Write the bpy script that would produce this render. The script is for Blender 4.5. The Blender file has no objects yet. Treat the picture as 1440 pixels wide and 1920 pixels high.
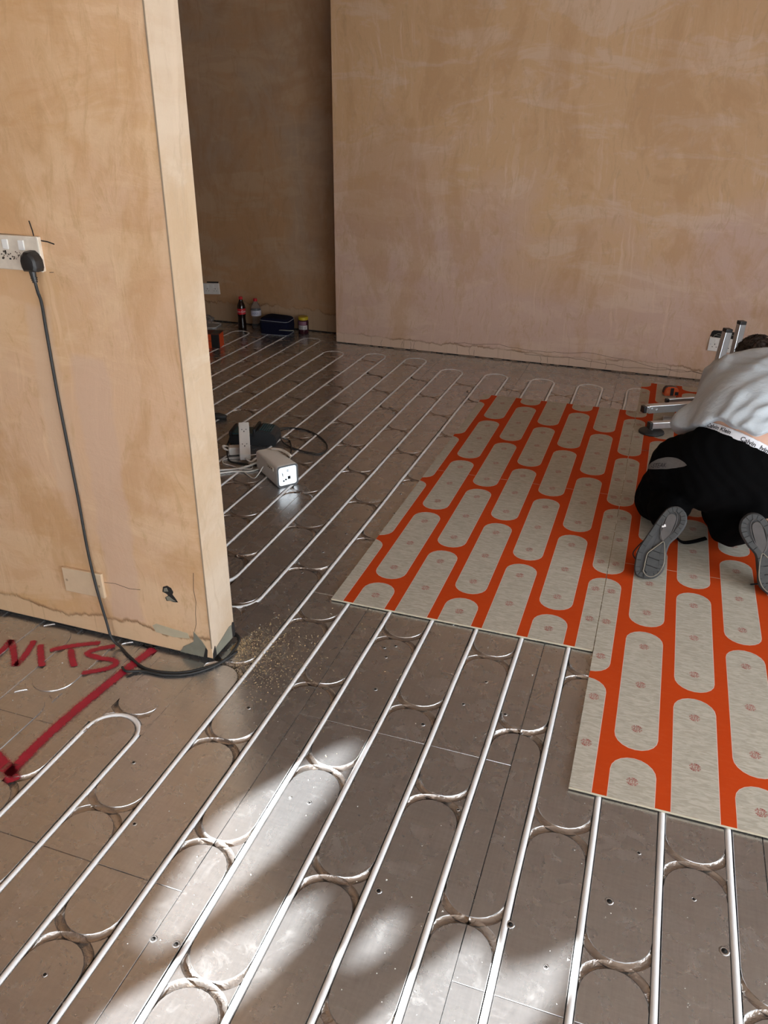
import bpy, bmesh, math, random
import numpy as np
from mathutils import Vector, Matrix, noise
from mathutils.bvhtree import BVHTree
from mathutils.geometry import tessellate_polygon
random.seed(7); rng = np.random.default_rng(7)
PI = math.pi
S = bpy.context.scene
C = S.collection

# ------------------------------------------------------------------ camera
F_PX, YAW, PITCH, ROLL, CAM_H, CAM_X = 1494.53, -0.326888554, 0.459892417, 0.0100546509, 1.50276644, 0.108285
cy, sy, cp, sp = math.cos(YAW), math.sin(YAW), math.cos(PITCH), math.sin(PITCH)
fw = Vector((sy*cp, cy*cp, -sp)); rt = Vector((cy, -sy, 0)); up = rt.cross(fw)
cr, sr = math.cos(ROLL), math.sin(ROLL)
r2 = rt*cr + up*sr; u2 = -rt*sr + up*cr
cam = bpy.data.cameras.new('camera'); cam.sensor_fit = 'VERTICAL'; cam.sensor_height = 36; cam.sensor_width = 27
cam.lens = F_PX/1920*36; cam.clip_start = 0.02
camo = bpy.data.objects.new('camera', cam); C.objects.link(camo)
camo.matrix_world = Matrix(((r2.x, u2.x, -fw.x, CAM_X), (r2.y, u2.y, -fw.y, 0), (r2.z, u2.z, -fw.z, CAM_H), (0, 0, 0, 1)))
S.camera = camo

# ------------------------------------------------------------------ light
w = bpy.data.worlds.new('overcast_sky'); S.world = w; w.use_nodes = True
bg = w.node_tree.nodes['Background']; bg.inputs[0].default_value = (0.86, 0.93, 1.0, 1); bg.inputs[1].default_value = 3.6
SUN_AZ, SUN_EL = math.radians(30), math.radians(26)     # direction of travel, from +Y towards +X
sd = Vector((math.sin(SUN_AZ)*math.cos(SUN_EL), math.cos(SUN_AZ)*math.cos(SUN_EL), -math.sin(SUN_EL)))
sl = bpy.data.lights.new('sun', 'SUN'); sl.energy = 42; sl.angle = 0.0093; sl.color = (0.95, 0.985, 1.0)
so = bpy.data.objects.new('sun', sl); C.objects.link(so); so.rotation_euler = sd.to_track_quat('-Z', 'Y').to_euler()
so.location = (-4, -8, 6)
def portal(loc, rot, sx, sy_):
    l = bpy.data.lights.new('daylight_portal', 'AREA'); l.shape = 'RECTANGLE'; l.size = sx; l.size_y = sy_; l.cycles.is_portal = True
    o = bpy.data.objects.new('daylight_portal', l); C.objects.link(o); o.location = loc; o.rotation_euler = rot
RX, NY, LX, CEIL = 2.45, -2.6, -4.25, 2.62              # right wall, near wall, left wall, ceiling height
PY0, PY1, PZ1 = -2.35, 2.75, 2.25                        # the patio opening in the right wall
portal((RX+0.02, (PY0+PY1)/2, PZ1/2), (0, PI/2, 0), PZ1, PY1-PY0)
WX = (-.95, 2.25, .60, 2.32)                             # the plain window in the near wall
portal(((WX[0]+WX[1])/2, NY-.22, (WX[2]+WX[3])/2), (PI/2, 0, 0), WX[1]-WX[0], WX[3]-WX[2])
vs = S.view_settings
S.display_settings.display_device = 'sRGB'
vs.view_transform = 'Standard'; vs.look = 'None'; vs.gamma = 1; vs.use_curve_mapping = False; vs.exposure = 0.78
S.cycles.use_denoising = True; S.cycles.max_bounces = 10; S.cycles.diffuse_bounces = 6; S.cycles.glossy_bounces = 5
S.cycles.caustics_reflective = False; S.cycles.caustics_refractive = False; S.cycles.sample_clamp_indirect = 6

# ------------------------------------------------------------------ helpers
class NT:
    """small wrapper to write node trees briefly"""
    def __init__(s, name):
        s.m = bpy.data.materials.new(name); s.m.use_nodes = True; s.t = s.m.node_tree
        s.b = s.t.nodes['Principled BSDF']
    def n(s, typ, ins=None, **kw):
        nd = s.t.nodes.new(typ)
        for k, v in kw.items(): setattr(nd, k, v)
        for k, v in (ins or {}).items():
            if hasattr(v, 'is_linked') or hasattr(v, 'links'): s.t.links.new(v, nd.inputs[k])
            else: nd.inputs[k].default_value = v
        return nd
    def set(s, **kw):
        for k, v in kw.items():
            k = k.replace('_', ' ')
            if hasattr(v, 'links'): s.t.links.new(v, s.b.inputs[k])
            else: s.b.inputs[k].default_value = v
    def coord(s): return s.n('ShaderNodeTexCoord').outputs['Object']
    def map(s, v, scale=(1, 1, 1), rot=(0, 0, 0), loc=(0, 0, 0)):
        return s.n('ShaderNodeMapping', {'Vector': v, 'Scale': scale, 'Rotation': rot, 'Location': loc}).outputs[0]
    def noise(s, v, scale, detail=4, rough=.55, dist=0):
        return s.n('ShaderNodeTexNoise', {'Vector': v, 'Scale': scale, 'Detail': detail, 'Roughness': rough, 'Distortion': dist}).outputs['Fac']
    def ramp(s, v, *stops):
        nd = s.n('ShaderNodeValToRGB', {'Fac': v}); e = nd.color_ramp.elements
        while len(e) < len(stops): e.new(.5)
        for el, (p, c) in zip(e, stops):
            el.position = p; el.color = (c, c, c, 1) if not isinstance(c, tuple) else (*c, 1)
        return nd.outputs[0]
    def mix(s, f, a, b, mode='MIX'):
        nd = s.n('ShaderNodeMix', data_type='RGBA', blend_type=mode)
        for i, v in ((0, f), (6, a), (7, b)):
            if hasattr(v, 'links'): s.t.links.new(v, nd.inputs[i])
            else: nd.inputs[i].default_value = (*v, 1) if isinstance(v, tuple) else v
        return nd.outputs[2]
    def math(s, op, a, b=0.0, c=None):
        d = {0: a, 1: b}
        if c is not None: d[2] = c
        return s.n('ShaderNodeMath', d, operation=op).outputs[0]
    def xyz(s, v):
        return s.n('ShaderNodeSeparateXYZ', {0: v}).outputs
    def bump(s, h, strength, dist):
        s.set(Normal=s.n('ShaderNodeBump', {'Height': h, 'Strength': strength, 'Distance': dist}).outputs[0])
def plain(name, col, rough=.5, metal=0.0, bump=0.0, scale=60, var=.12, **kw):
    t = NT(name); v = t.coord(); nz = t.noise(v, scale)
    d = tuple(max(0, c*(1-var)) for c in col); l = tuple(min(1, c*(1+var)) for c in col)
    t.set(Base_Color=t.mix(nz, d, l), Roughness=rough, Metallic=metal)
    if bump: t.bump(nz, bump, .004)
    t.set(**kw)
    return t.m

def mesh(name, verts, faces, mat=None, parent=None, smooth=False, mats=None, midx=None):
    me = bpy.data.meshes.new(name)
    me.from_pydata([tuple(v) for v in verts], [], faces)
    for m in (mats or ([mat] if mat else [])): me.materials.append(m)
    if midx is not None: me.polygons.foreach_set('material_index', midx)
    if smooth: me.polygons.foreach_set('use_smooth', [True]*len(me.polygons))
    me.update()
    o = bpy.data.objects.new(name, me); C.objects.link(o)
    if parent: o.parent = parent
    return o
class MB:
    """collects shapes in one mesh"""
    def __init__(s): s.v = []; s.f = []; s.mi = []
    def add(s, v, f, M=None, mi=0):
        k = len(s.v); s.v += [tuple(M @ Vector(p)) if M else tuple(p) for p in v]
        s.f += [tuple(i+k for i in q) for q in f]; s.mi += [mi]*len(f); return s
    def box(s, lo, hi, M=None, mi=0, b=0.0):
        x0, y0, z0 = lo; x1, y1, z1 = hi
        if b <= 0:
            v = [(x, y, z) for z in (z0, z1) for y in (y0, y1) for x in (x0, x1)]
            return s.add(v, [(0, 2, 3, 1), (4, 5, 7, 6), (0, 1, 5, 4), (2, 6, 7, 3), (0, 4, 6, 2), (1, 3, 7, 5)], M, mi)
        bm = bmesh.new(); bmesh.ops.create_cube(bm, size=1)
        bmesh.ops.scale(bm, vec=(x1-x0, y1-y0, z1-z0), verts=bm.verts); bmesh.ops.translate(bm, vec=((x0+x1)/2, (y0+y1)/2, (z0+z1)/2), verts=bm.verts)
        bmesh.ops.bevel(bm, geom=bm.edges[:], offset=b, segments=2, affect='EDGES', profile=.5)
        bm.verts.ensure_lookup_table(); bm.verts.index_update()
        s.add([v.co[:] for v in bm.verts], [tuple(v.index for v in f.verts) for f in bm.faces], M, mi); bm.free(); return s
    def prism(s, poly, z0, z1, M=None, mi=0):
        n = len(poly)
        v = [(x, y, z0) for x, y in poly]+[(x, y, z1) for x, y in poly]
        f = [tuple(range(n-1, -1, -1)), tuple(range(n, 2*n))]+[(i, (i+1) % n, n+(i+1) % n, n+i) for i in range(n)]
        return s.add(v, f, M, mi)
    def lathe(s, prof, n=20, M=None, mi=0):
        v = []; f = []
        for r, z in prof:
            for i in range(n): v.append((r*math.cos(2*PI*i/n), r*math.sin(2*PI*i/n), z))
        for k in range(len(prof)-1):
            for i in range(n): f.append((k*n+i, k*n+(i+1) % n, (k+1)*n+(i+1) % n, (k+1)*n+i))
        if prof[0][0] > 1e-6: f.append(tuple(range(n-1, -1, -1)))
        if prof[-1][0] > 1e-6: f.append(tuple((len(prof)-1)*n+i for i in range(n)))
        return s.add(v, f, M, mi)
    def tube(s, pts, r, n=8, mi=0, cap=True, flat=1.0):
        P = [Vector(p) for p in pts]; v = []; f = []
        R = r if hasattr(r, '__len__') else [r]*len(P)
        nrm = None
        for i, p in enumerate(P):
            t = (P[min(i+1, len(P)-1)]-P[max(i-1, 0)]).normalized()
            if nrm is None:
                nrm = t.cross(Vector((0, 0, 1)))
                if nrm.length < .1: nrm = t.cross(Vector((1, 0, 0)))
            nrm = (nrm - t*nrm.dot(t)).normalized(); bn = t.cross(nrm)
            for k in range(n):
                a = 2*PI*k/n; v.append(p+nrm*(math.cos(a)*R[i])+bn*(math.sin(a)*R[i]*flat))
        for i in range(len(P)-1):
            for k in range(n): f.append((i*n+k, i*n+(k+1) % n, (i+1)*n+(k+1) % n, (i+1)*n+k))
        if cap: f += [tuple(range(n-1, -1, -1)), tuple((len(P)-1)*n+k for k in range(n))]
        return s.add(v, f, None, mi)
    def build(s, name, mat=None, parent=None, smooth=False, mats=None, sharp=None):
        o = mesh(name, s.v, s.f, mat, parent, smooth or sharp is not None, mats, s.mi if mats else None)
        if sharp is not None: o.data.set_sharp_from_angle(angle=math.radians(min(sharp, 21)))
        return o
def spline(pts, seg=8):
    """Catmull-Rom through points"""
    P = [Vector(p) for p in pts]; out = []
    for i in range(len(P)-1):
        a, b, c, d = P[max(i-1, 0)], P[i], P[i+1], P[min(i+2, len(P)-1)]
        for k in range(seg):
            t = k/seg
            out.append(.5*((2*b)+(c-a)*t+(2*a-5*b+4*c-d)*t*t+(3*b-a-3*c+d)*t*t*t))
    return out+[P[-1]]
def empty(name, loc, rz=0.0):
    o = bpy.data.objects.new(name, None); C.objects.link(o); o.empty_display_size = .05
    o.location = loc; o.rotation_euler = (0, 0, rz); return o
def tag(o, label, cat, group=None):
    o['label'] = label; o['category'] = cat
    if group: o['group'] = group
    return o
def struct(o): o['kind'] = 'structure'; return o
def stuff(o): o['kind'] = 'stuff'; return o
def text_mesh(txt, size=1.0, shear=0.0, bold=0.0):
    """triangles of a line of lettering, centred"""
    cu = bpy.data.curves.new('lettering', 'FONT'); cu.body = txt; cu.size = size; cu.align_x = 'CENTER'; cu.align_y = 'CENTER'
    cu.resolution_u = 3; cu.shear = shear; cu.offset = bold
    o = bpy.data.objects.new('lettering', cu); me = o.to_mesh()
    v = [p.co[:] for p in me.vertices]; f = [tuple(p.vertices) for p in me.polygons]
    o.to_mesh_clear(); bpy.data.objects.remove(o); bpy.data.curves.remove(cu); return v, f
def frame_of(x, y, z, o): # matrix with given axes
    x, y, z = Vector(x), Vector(y), Vector(z)
    return Matrix(((x.x, y.x, z.x, o[0]), (x.y, y.y, z.y, o[1]), (x.z, y.z, z.z, o[2]), (0, 0, 0, 1)))

# ------------------------------------------------------------------ materials
def plaster(name, tan, pink, pale, zlo=None, base=0.09, patch=None, seed=0.0):
    t = NT(name); v = t.map(t.coord(), loc=(seed, seed*.7, seed*1.3))
    x, y, z = t.xyz(t.coord())
    warp = t.n('ShaderNodeTexNoise', {'Vector': v, 'Scale': 1.3, 'Detail': 4}).outputs['Color']
    vw = t.mix(.22, v, warp, 'ADD')
    big = t.noise(vw, 1.1, 6, .62, .5)
    streak = t.noise(t.map(vw, (1.4, 1.4, 4.5), (0, .25, 0)), 1.2, 8, .66, .6)
    skim = t.noise(t.map(vw, (1.7, 1.7, .8), (0, -.25, 0), (4, 2, 7)), 1.5, 9, .66, .5)
    fine = t.noise(t.map(vw, (7, 7, 2.2)), 2.4, 7, .72, 1.6)
    scr = t.noise(t.map(vw, (34, 34, 1.6), (0, .22, 0)), 1.0, 5, .6, .5)
    if zlo is not None:   # drier plaster higher up, damp pink below; the border wanders
        zz = t.math('ADD', z, t.math('MULTIPLY', t.math('SUBTRACT', big, .5), 2.6))
        damp = t.ramp(t.math('DIVIDE', zz, zlo*2), (.30, 1.0), (.60, 0.0))
    else: damp = t.ramp(big, (.42, 0.0), (.60, 1.0))
    c = t.mix(damp, tan, pink)
    dk = tuple(k*q for k, q in zip(tan, (.80, .72, .62)))
    c = t.mix(t.math('MULTIPLY', t.ramp(streak, (.495, 0.0), (.575, 1.0)), .58), c, pale)
    c = t.mix(t.math('MULTIPLY', t.ramp(skim, (.50, 0.0), (.575, 1.0)), .46), c, dk)
    c = t.mix(t.math('MULTIPLY', t.ramp(fine, (.53, 0.0), (.64, 1.0)), .5), c, tuple(k*.8 for k in tan))
    sm = t.math('MULTIPLY', t.ramp(scr, (.56, 0.0), (.66, 1.0)), t.ramp(skim, (.40, 1.0), (.52, .15)))
    c = t.mix(t.math('MULTIPLY', sm, .55), c, tuple(min(1, k*1.06) for k in pale))
    c = t.mix(t.math('MULTIPLY', t.ramp(t.noise(vw, 26, 4), (.58, 0.0), (.78, 1.0)), .30), c, pale)
    if patch:             # a rectangle of smoother skim
        for (x0, x1, z0, z1, col) in patch:
            wob = t.math('MULTIPLY', t.math('SUBTRACT', t.noise(v, 9, 4), .5), .05)
            xx, zz = t.math('ADD', x, wob), t.math('ADD', z, wob)
            m = 1.0
            for a, k, s in ((xx, x0, 1), (xx, x1, -1), (zz, z0, 1), (zz, z1, -1)):
                e = t.math('MULTIPLY', t.math('SUBTRACT', a, k), s*60.0)
                e = t.n('ShaderNodeClamp', {0: e}).outputs[0]; m = t.math('MULTIPLY', m, e)
            c = t.mix(t.math('MULTIPLY', m, .7), c, col)
    # the ragged bottom of the skim coat: bare band, brown edge, drips
    wob = t.math('MULTIPLY', t.math('SUBTRACT', t.noise(t.map(v, (1, 1, .3)), 5, 6, .7), .5), base*1.5)
    zz = t.math('ADD', z, wob)
    band = t.ramp(t.math('DIVIDE', zz, .3), (base/.3-.02, 1.0), (base/.3, 0.0))
    edge = t.ramp(t.math('ABSOLUTE', t.math('SUBTRACT', zz, base)), (.0, 1.0), (.009, 0.0))
    drip = t.ramp(t.noise(t.map(v, (60, 60, 1.5)), 1, 2), (.60, 0.0), (.68, 1.0))
    under = t.mix(t.math('MULTIPLY', drip, .35), tuple(k*.92 for k in pale), tuple(k*.5 for k in tan))
    c = t.mix(t.math('MULTIPLY', band, .7), c, under)
    c = t.mix(t.math('MULTIPLY', edge, t.ramp(t.noise(v, 4.0, 3), (.42, .05), (.60, .85))), c, tuple(k*q for k, q in zip(tan, (.42, .36, .34))))
    t.set(Base_Color=c, Roughness=t.ramp(streak, (.3, .75), (.7, .5)))
    h = t.math('ADD', t.math('ADD', t.math('MULTIPLY', streak, .8), t.math('MULTIPLY', skim, .8)), t.math('ADD', t.math('MULTIPLY', fine, .35), t.math('MULTIPLY', band, -.8)))
    t.bump(h, .45, .007)
    return t.m
TAN, PINK, PALE = (.56, .33, .17), (.53, .345, .25), (.66, .47, .32)
M_front = plaster('plaster_front', (.635, .385, .185), (.66, .43, .27), (.74, .52, .325), base=.075, seed=3.1,
                  patch=[(-1.375, -1.245, .08, .93, (.62, .42, .30)), (-1.50, -1.40, .5, 1.05, (.66, .46, .31))])
M_end = plaster('plaster_end', (.60, .44, .29), (.61, .48, .36), (.66, .53, .40), base=.015, seed=8.4)
M_breast = plaster('plaster_breast', (.64, .405, .22), (.62, .42, .325), (.70, .51, .375), zlo=1.0, base=.075, seed=1.7)
M_alcove = plaster('plaster_alcove_shaded', (.43, .25, .125), (.38, .265, .18), (.45, .315, .20), base=.16, seed=5.5)  # same plaster, darker: the alcove's shade is put into the colour
M_ceil = plaster('plaster_ceiling', (.62, .47, .36), (.62, .48, .38), (.68, .55, .45), base=.01, seed=9.5)

def foil(name, dust=.5):
    t = NT(name); v = t.coord()
    rnd = t.n('ShaderNodeObjectInfo').outputs['Random']
    vo = t.n('ShaderNodeVectorMath', {0: v, 1: t.n('ShaderNodeCombineXYZ', {0: t.math('MULTIPLY', rnd, 7.0)}).outputs[0]}, operation='ADD').outputs[0]
    big = t.noise(vo, 1.6, 1, .4)
    mid = t.noise(vo, 11, 4, .6, .5)
    br1 = t.noise(t.map(v, (150, 9, 9)), 1.0, 3, .6); br2 = t.noise(t.map(v, (9, 110, 9), (0, 0, .2)), 1.0, 3, .6)
    scuff = t.ramp(t.noise(t.map(vo, (5, 5, 5), (0, 0, .5)), 2.4, 7, .70, .9), (.54, 0.0), (.86, 1.0))
    speck = t.ramp(t.noise(v, 190, 2, .5), (.69, 0.0), (.76, 1.0))
    grain = t.math('ADD', t.math('MULTIPLY', t.math('SUBTRACT', t.math('ADD', br1, br2), 1.0), .6), t.math('MULTIPLY', t.math('SUBTRACT', t.noise(v, 110, 4, .7, .5), .5), .6))
    base = t.mix(t.ramp(t.math('ADD', grain, .5), (.15, 0.0), (.85, 1.0)), (.44, .43, .425), (.59, .58, .575))
    dm = t.math('MULTIPLY', t.math('ADD', t.math('MULTIPLY', scuff, .5), t.math('MULTIPLY', speck, .4)), dust)
    c = t.mix(dm, base, (.58, .55, .51))
    t.set(Base_Color=c, Metallic=t.math('SUBTRACT', .90, t.math('MULTIPLY', dm, .6)))
    t.set(Roughness=t.math('ADD', t.ramp(mid, (.3, .245), (.75, .30)), t.math('MULTIPLY', scuff, .06)))
    pits = t.noise(v, 75, 3, .6, .6)
    h = t.math('ADD', t.math('MULTIPLY', big, .8), t.math('ADD', t.math('MULTIPLY', t.math('ADD', br1, br2), .05), t.math('MULTIPLY', pits, .06)))
    t.bump(h, .30, .004)
    return t.m
M_foil = foil('foil_facing', .55)
t = NT('crumpled_foil'); v = t.coord()
t.set(Base_Color=t.mix(t.noise(v, 30), (.38, .34, .31), (.50, .465, .435)), Metallic=.93, Roughness=.27); t.bump(t.noise(t.map(v, (1, 1, 1)), 40, 4, .6, 1.5), .6, .005); M_drape = t.m
M_groove = plain('groove_bottom', (.12, .10, .085), .7, var=.4, scale=40)
M_pipe = plain('white_pipe_plastic', (.76, .765, .77), .42, scale=9, var=.06)
M_black = plain('black_plastic', (.012, .012, .013), .42, bump=.15, scale=300)
M_rubber = plain('black_rubber', (.018, .018, .018), .6, bump=.1, scale=120)
M_white = plain('white_plastic', (.74, .72, .68), .38, scale=25, var=.06)
M_dirtywhite = plain('dusty_white_plastic', (.68, .60, .50), .5, scale=45, var=.22)
M_dark = plain('dark_void', (.012, .010, .009), .9)
M_steel = plain('galvanised_steel', (.60, .62, .63), .30, metal=.95, scale=40, var=.12, bump=.05)

# ------------------------------------------------------------------ floor of foil-faced boards
PITCHU = .15; PER = .605; HG = .0092
floor = struct(MB().box((LX-.3, NY-.3, -.05), (RX+.3, 6.1, -.0205)).build('floor', M_groove))
def cell_c(k): return 1.115 if k % 2 else 1.417
def clip(poly, x0, x1, y0, y1):
    for ax, lim, sg in ((0, x0, 1), (0, x1, -1), (1, y0, 1), (1, y1, -1)):
        out = []; n = len(poly)
        for i in range(n):
            a, b = poly[i], poly[(i+1) % n]
            da, db = sg*(a[ax]-lim), sg*(b[ax]-lim)
            if da >= 0: out.append(a)
            if (da > 0 > db) or (da < 0 < db):
                q = da/(da-db); out.append((a[0]+(b[0]-a[0])*q, a[1]+(b[1]-a[1])*q))
        poly = out
        if len(poly) < 3: return []
    res = []
    for p in poly:
        if not res or (abs(p[0]-res[-1][0])+abs(p[1]-res[-1][1])) > 4e-4: res.append(p)
    if len(res) > 1 and abs(res[0][0]-res[-1][0])+abs(res[0][1]-res[-1][1]) < 4e-4: res.pop()
    return res if len(res) >= 3 else []
def inset(poly, d):
    n = len(poly); out = []
    for i in range(n):
        p0, p, p1 = Vector(poly[i-1]), Vector(poly[i]), Vector(poly[(i+1) % n])
        e0, e1 = (p-p0).normalized(), (p1-p).normalized()
        n0, n1 = Vector((-e0.y, e0.x)), Vector((-e1.y, e1.x))
        m = n0+n1; k = m.length_squared
        m = m*(2/k) if k > .5 else (n0 if k < 1e-6 else m.normalized()*1.6)
        out.append((p.x+m.x*d, p.y+m.y*d))
    return out
def pill(cx, y0, y1, hw, ry, n=9):
    """capsule outline, counter-clockwise"""
    P = []
    for i in range(n+1): a = PI+PI*i/n; P.append((cx+hw*math.cos(a), y0+ry+ry*math.sin(a)))
    for i in range(n+1): a = PI*i/n; P.append((cx+hw*math.cos(a), y1-ry+ry*math.sin(a)))
    return P
def islands(k, y0, y1):
    cx = (k+.5)*PITCHU; out = []
    c0 = cell_c(k); i0 = math.floor((y0-c0)/PER)-1
    R = .075+HG; xe = .075-HG
    for i in range(i0, i0+5+int((y1-y0)/PER)):
        c = c0+i*PER
        out.append(pill(cx, c+HG, c+PER-HG, xe, xe, 12))
        xi = math.sqrt(R*R-.075*.075); dv = .075-math.sqrt(R*R-xe*xe)
        for s in (-1, 1):
            tri = []
            a0 = math.atan2(-.075, s*xi); 
            def arc(cyo, pa, pb, m=5):
                aa = math.atan2(pa[1]-cyo, pa[0]); ab = math.atan2(pb[1]-cyo, pb[0])
                da = (ab-aa+PI) % (2*PI)-PI
                return [(R*math.cos(aa+da*q/m), cyo+R*math.sin(aa+da*q/m)) for q in range(m+1)]
            A, B, D = (s*xi, 0), (s*xe, dv), (s*xe, -dv)
            tri = arc(.075, A, B)+arc(-.075, D, A)[:-1]
            tri = [(cx+p[0], c+p[1]) for p in tri]
            if s > 0: tri.reverse()
            area = sum(tri[j-1][0]*tri[j][1]-tri[j][0]*tri[j-1][1] for j in range(len(tri)))
            if area < 0: tri.reverse()
            out.append(tri)
    return out
NB = 0
def foil_board(x0, x1, y0, y1, ks=None, grooves=True, taped=False):
    """one insulation board: flat islands, routed grooves, foil pressed into the unused turns"""
    global NB
    mb = MB(); g = .00045
    X0, X1, Y0, Y1 = x0+g, x1-g, y0+g, y1-g
    depth = -.0025 if taped else -.017
    mb.box((X0, Y0, -.020), (X1, Y1, depth), mi=0 if taped else 1)
    polys = []
    if grooves:
        for k in ks:
            for p in islands(k, y0, y1):
                q = clip(p, X0, X1, Y0, Y1)
                if q: polys.append(q)
    else: polys = [[(X0, Y0), (X1, Y0), (X1, Y1), (X0, Y1)]]
    for p in polys:
        n = len(p)
        i1 = inset(p, .0008)
        lift = random.uniform(-.0002, .0003)
        v = [(a, b, depth-.001) for a, b in p]+[(a, b, -.0013) for a, b in p]+[(a, b, lift) for a, b in i1]
        f = [(i, (i+1) % n, n+(i+1) % n, n+i) for i in range(n)]+[(n+i, n+(i+1) % n, 2*n+(i+1) % n, 2*n+i) for i in range(n)]+[tuple(2*n+i for i in range(n))]
        mb.add(v, f)
    o = mb.build('foil_board', None, floor, mats=[M_foil, M_groove]); o.data.set_sharp_from_angle(angle=math.radians(25))
    NB += 1
    if grooves and not taped:
        dr = MB()
        for k in ks:
            cx = (k+.5)*PITCHU; c0 = cell_c(k)
            i = math.ceil((y0+.02-c0)/PER)
            while c0+i*PER < y1-.02:
                c = c0+i*PER; i += 1
                deep = random.random() < (.45 if y0 < 1.3 else .2)
                sag = [random.uniform(-.0062, -.0022) if deep else random.uniform(-.0015, -.0010) for _ in range(10)]; jit = .0011 if deep else .00035
                for s in (1, -1):
                    N = 22; W = (-.0092, -.006, 0, .006, .0092); vv = []; ff = []
                    for a in range(N+1):
                        th = (PI if s > 0 else 0)+PI*a/N
                        for b, wv in enumerate(W):
                            r = .075+wv; px, py = cx+r*math.cos(th), c+s*.075+r*math.sin(th)
                            px = min(max(px, cx-.0665), cx+.0665)
                            edge = abs(b-2) == 2
                            zz = -.0008 if edge else -.002+(sag[(a//5) % 5+(0 if s > 0 else 5)]*(1 if b == 2 else .72))+random.uniform(-jit, jit)
                            vv.append((min(max(px, X0), X1), min(max(py, Y0), Y1), zz-(.0004 if s > 0 else 0)))
                    for a in range(N):
                        for b in range(4): ff.append((a*5+b, a*5+b+1, a*5+b+6, a*5+b+5) if s > 0 else (a*5+b, a*5+b+1, a*5+b+6, a*5+b+5))
                    dr.add(vv, ff)
        if dr.v: stuff(dr.build('pressed_foil', M_drape, o, smooth=True))
flat_from = {0: 4.98, 1: 4.98, 2: 4.98, 3: 4.98, -1: 4.98, -2: 4.98, -3: 5.16, -4: 5.12, -5: 5.42, -6: 5.42, -7: 5.42}
joint = {0: .977, -1: 1.586, -2: .977, -3: 1.32, -4: 1.8, -5: 1.2, -6: 1.8, -7: 1.2, 1: 1.586, 2: .977, 3: 1.586}
FAR = 5.80
for m in range(-7, 4):
    x0, x1 = (-.5+4*m)*PITCHU, (3.5+4*m)*PITCHU
    xa, xb = max(x0, LX-.02), min(x1, RX+.02)
    if xb-xa < .05: continue
    ks = range(4*m-1, 4*m+4)
    y = joint[m]-1.21*4
    while y < FAR:
        ya, yb = max(y, NY-.02), min(y+1.21, FAR); y += 1.21
        if yb-ya < .03: continue
        ff = flat_from[m]
        tp = m <= -3 and yb < 1.9
        cuts = []
        if m <= -3 and ya < 1.75 < yb: cuts = [(ya, 1.75, True, True), (1.75, yb, True, False)]   # the partition stands on this line
        elif yb <= ff: cuts = [(ya, yb, True, tp)]
        elif ya >= ff: cuts = [(ya, yb, False, False)]
        else: cuts = [(ya, ff, True, False), (ff, yb, False, False)]
        for a, b, g_, t_ in cuts:
            if b-a > .02: foil_board(xa, xb, a, b, ks, g_, t_)

for k in (-8, -7):
    mb = MB(); N = 24; xs = k*PITCHU
    yt = 2.06 if k == -7 else 2.11
    v = [(xs+a, 1.362+(yt-1.362)*i/N, .0004+random.uniform(-.0003, .0004)) for i in range(N+1) for a in (-.012, -.004, .004, .012)]
    mb.add(v, [(i*4+b, i*4+b+1, i*4+b+5, i*4+b+4) for i in range(N) for b in range(3)]).build('foil_tape', M_foil, floor, smooth=True)

# screw holes and nicks in the foil
mb = MB()
def hole(x, y, r):
    mb.lathe([(r*1.7, .0001), (r*1.3, .0011), (r, .0009), (r*.9, .0004)], 9, Matrix.Translation((x, y, 0)), 0)
    mb.lathe([(r*.92, .0005), (.0, .0004)], 9, Matrix.Translation((x, y, 0)), 1)
HOL = [(-.275, 1.12, .005), (-.36, .75, .006), (.01, 1.135, .006), (.2, 1.26, .006), (-.67, .862, .005), (-.62, .867, .005), (-.82, 1.56, .005), (-.55, 1.96, .004), (-.52, 1.98, .004),
       (-.53, 1.915, .004), (-.335, 1.66, .005), (-.88, 1.1, .004), (-1.0, 1.27, .004), (.43, 1.22, .007), (-.21, 1.9, .004), (-.25, 1.78, .004), (-1.2, 1.33, .006)]
for x, y, r in HOL: hole(x, y, r)
for _ in range(60):
    x, y = random.uniform(-1.0, .9), random.uniform(.7, 4.9)
    if abs((x/.15) % 1-.0) > .12 and abs((x/.15) % 1-1) > .12: hole(x, y, random.uniform(.0025, .0045))
stuff(mb.build('screw_holes', None, floor, mats=[M_foil, M_dark], smooth=True))

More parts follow.
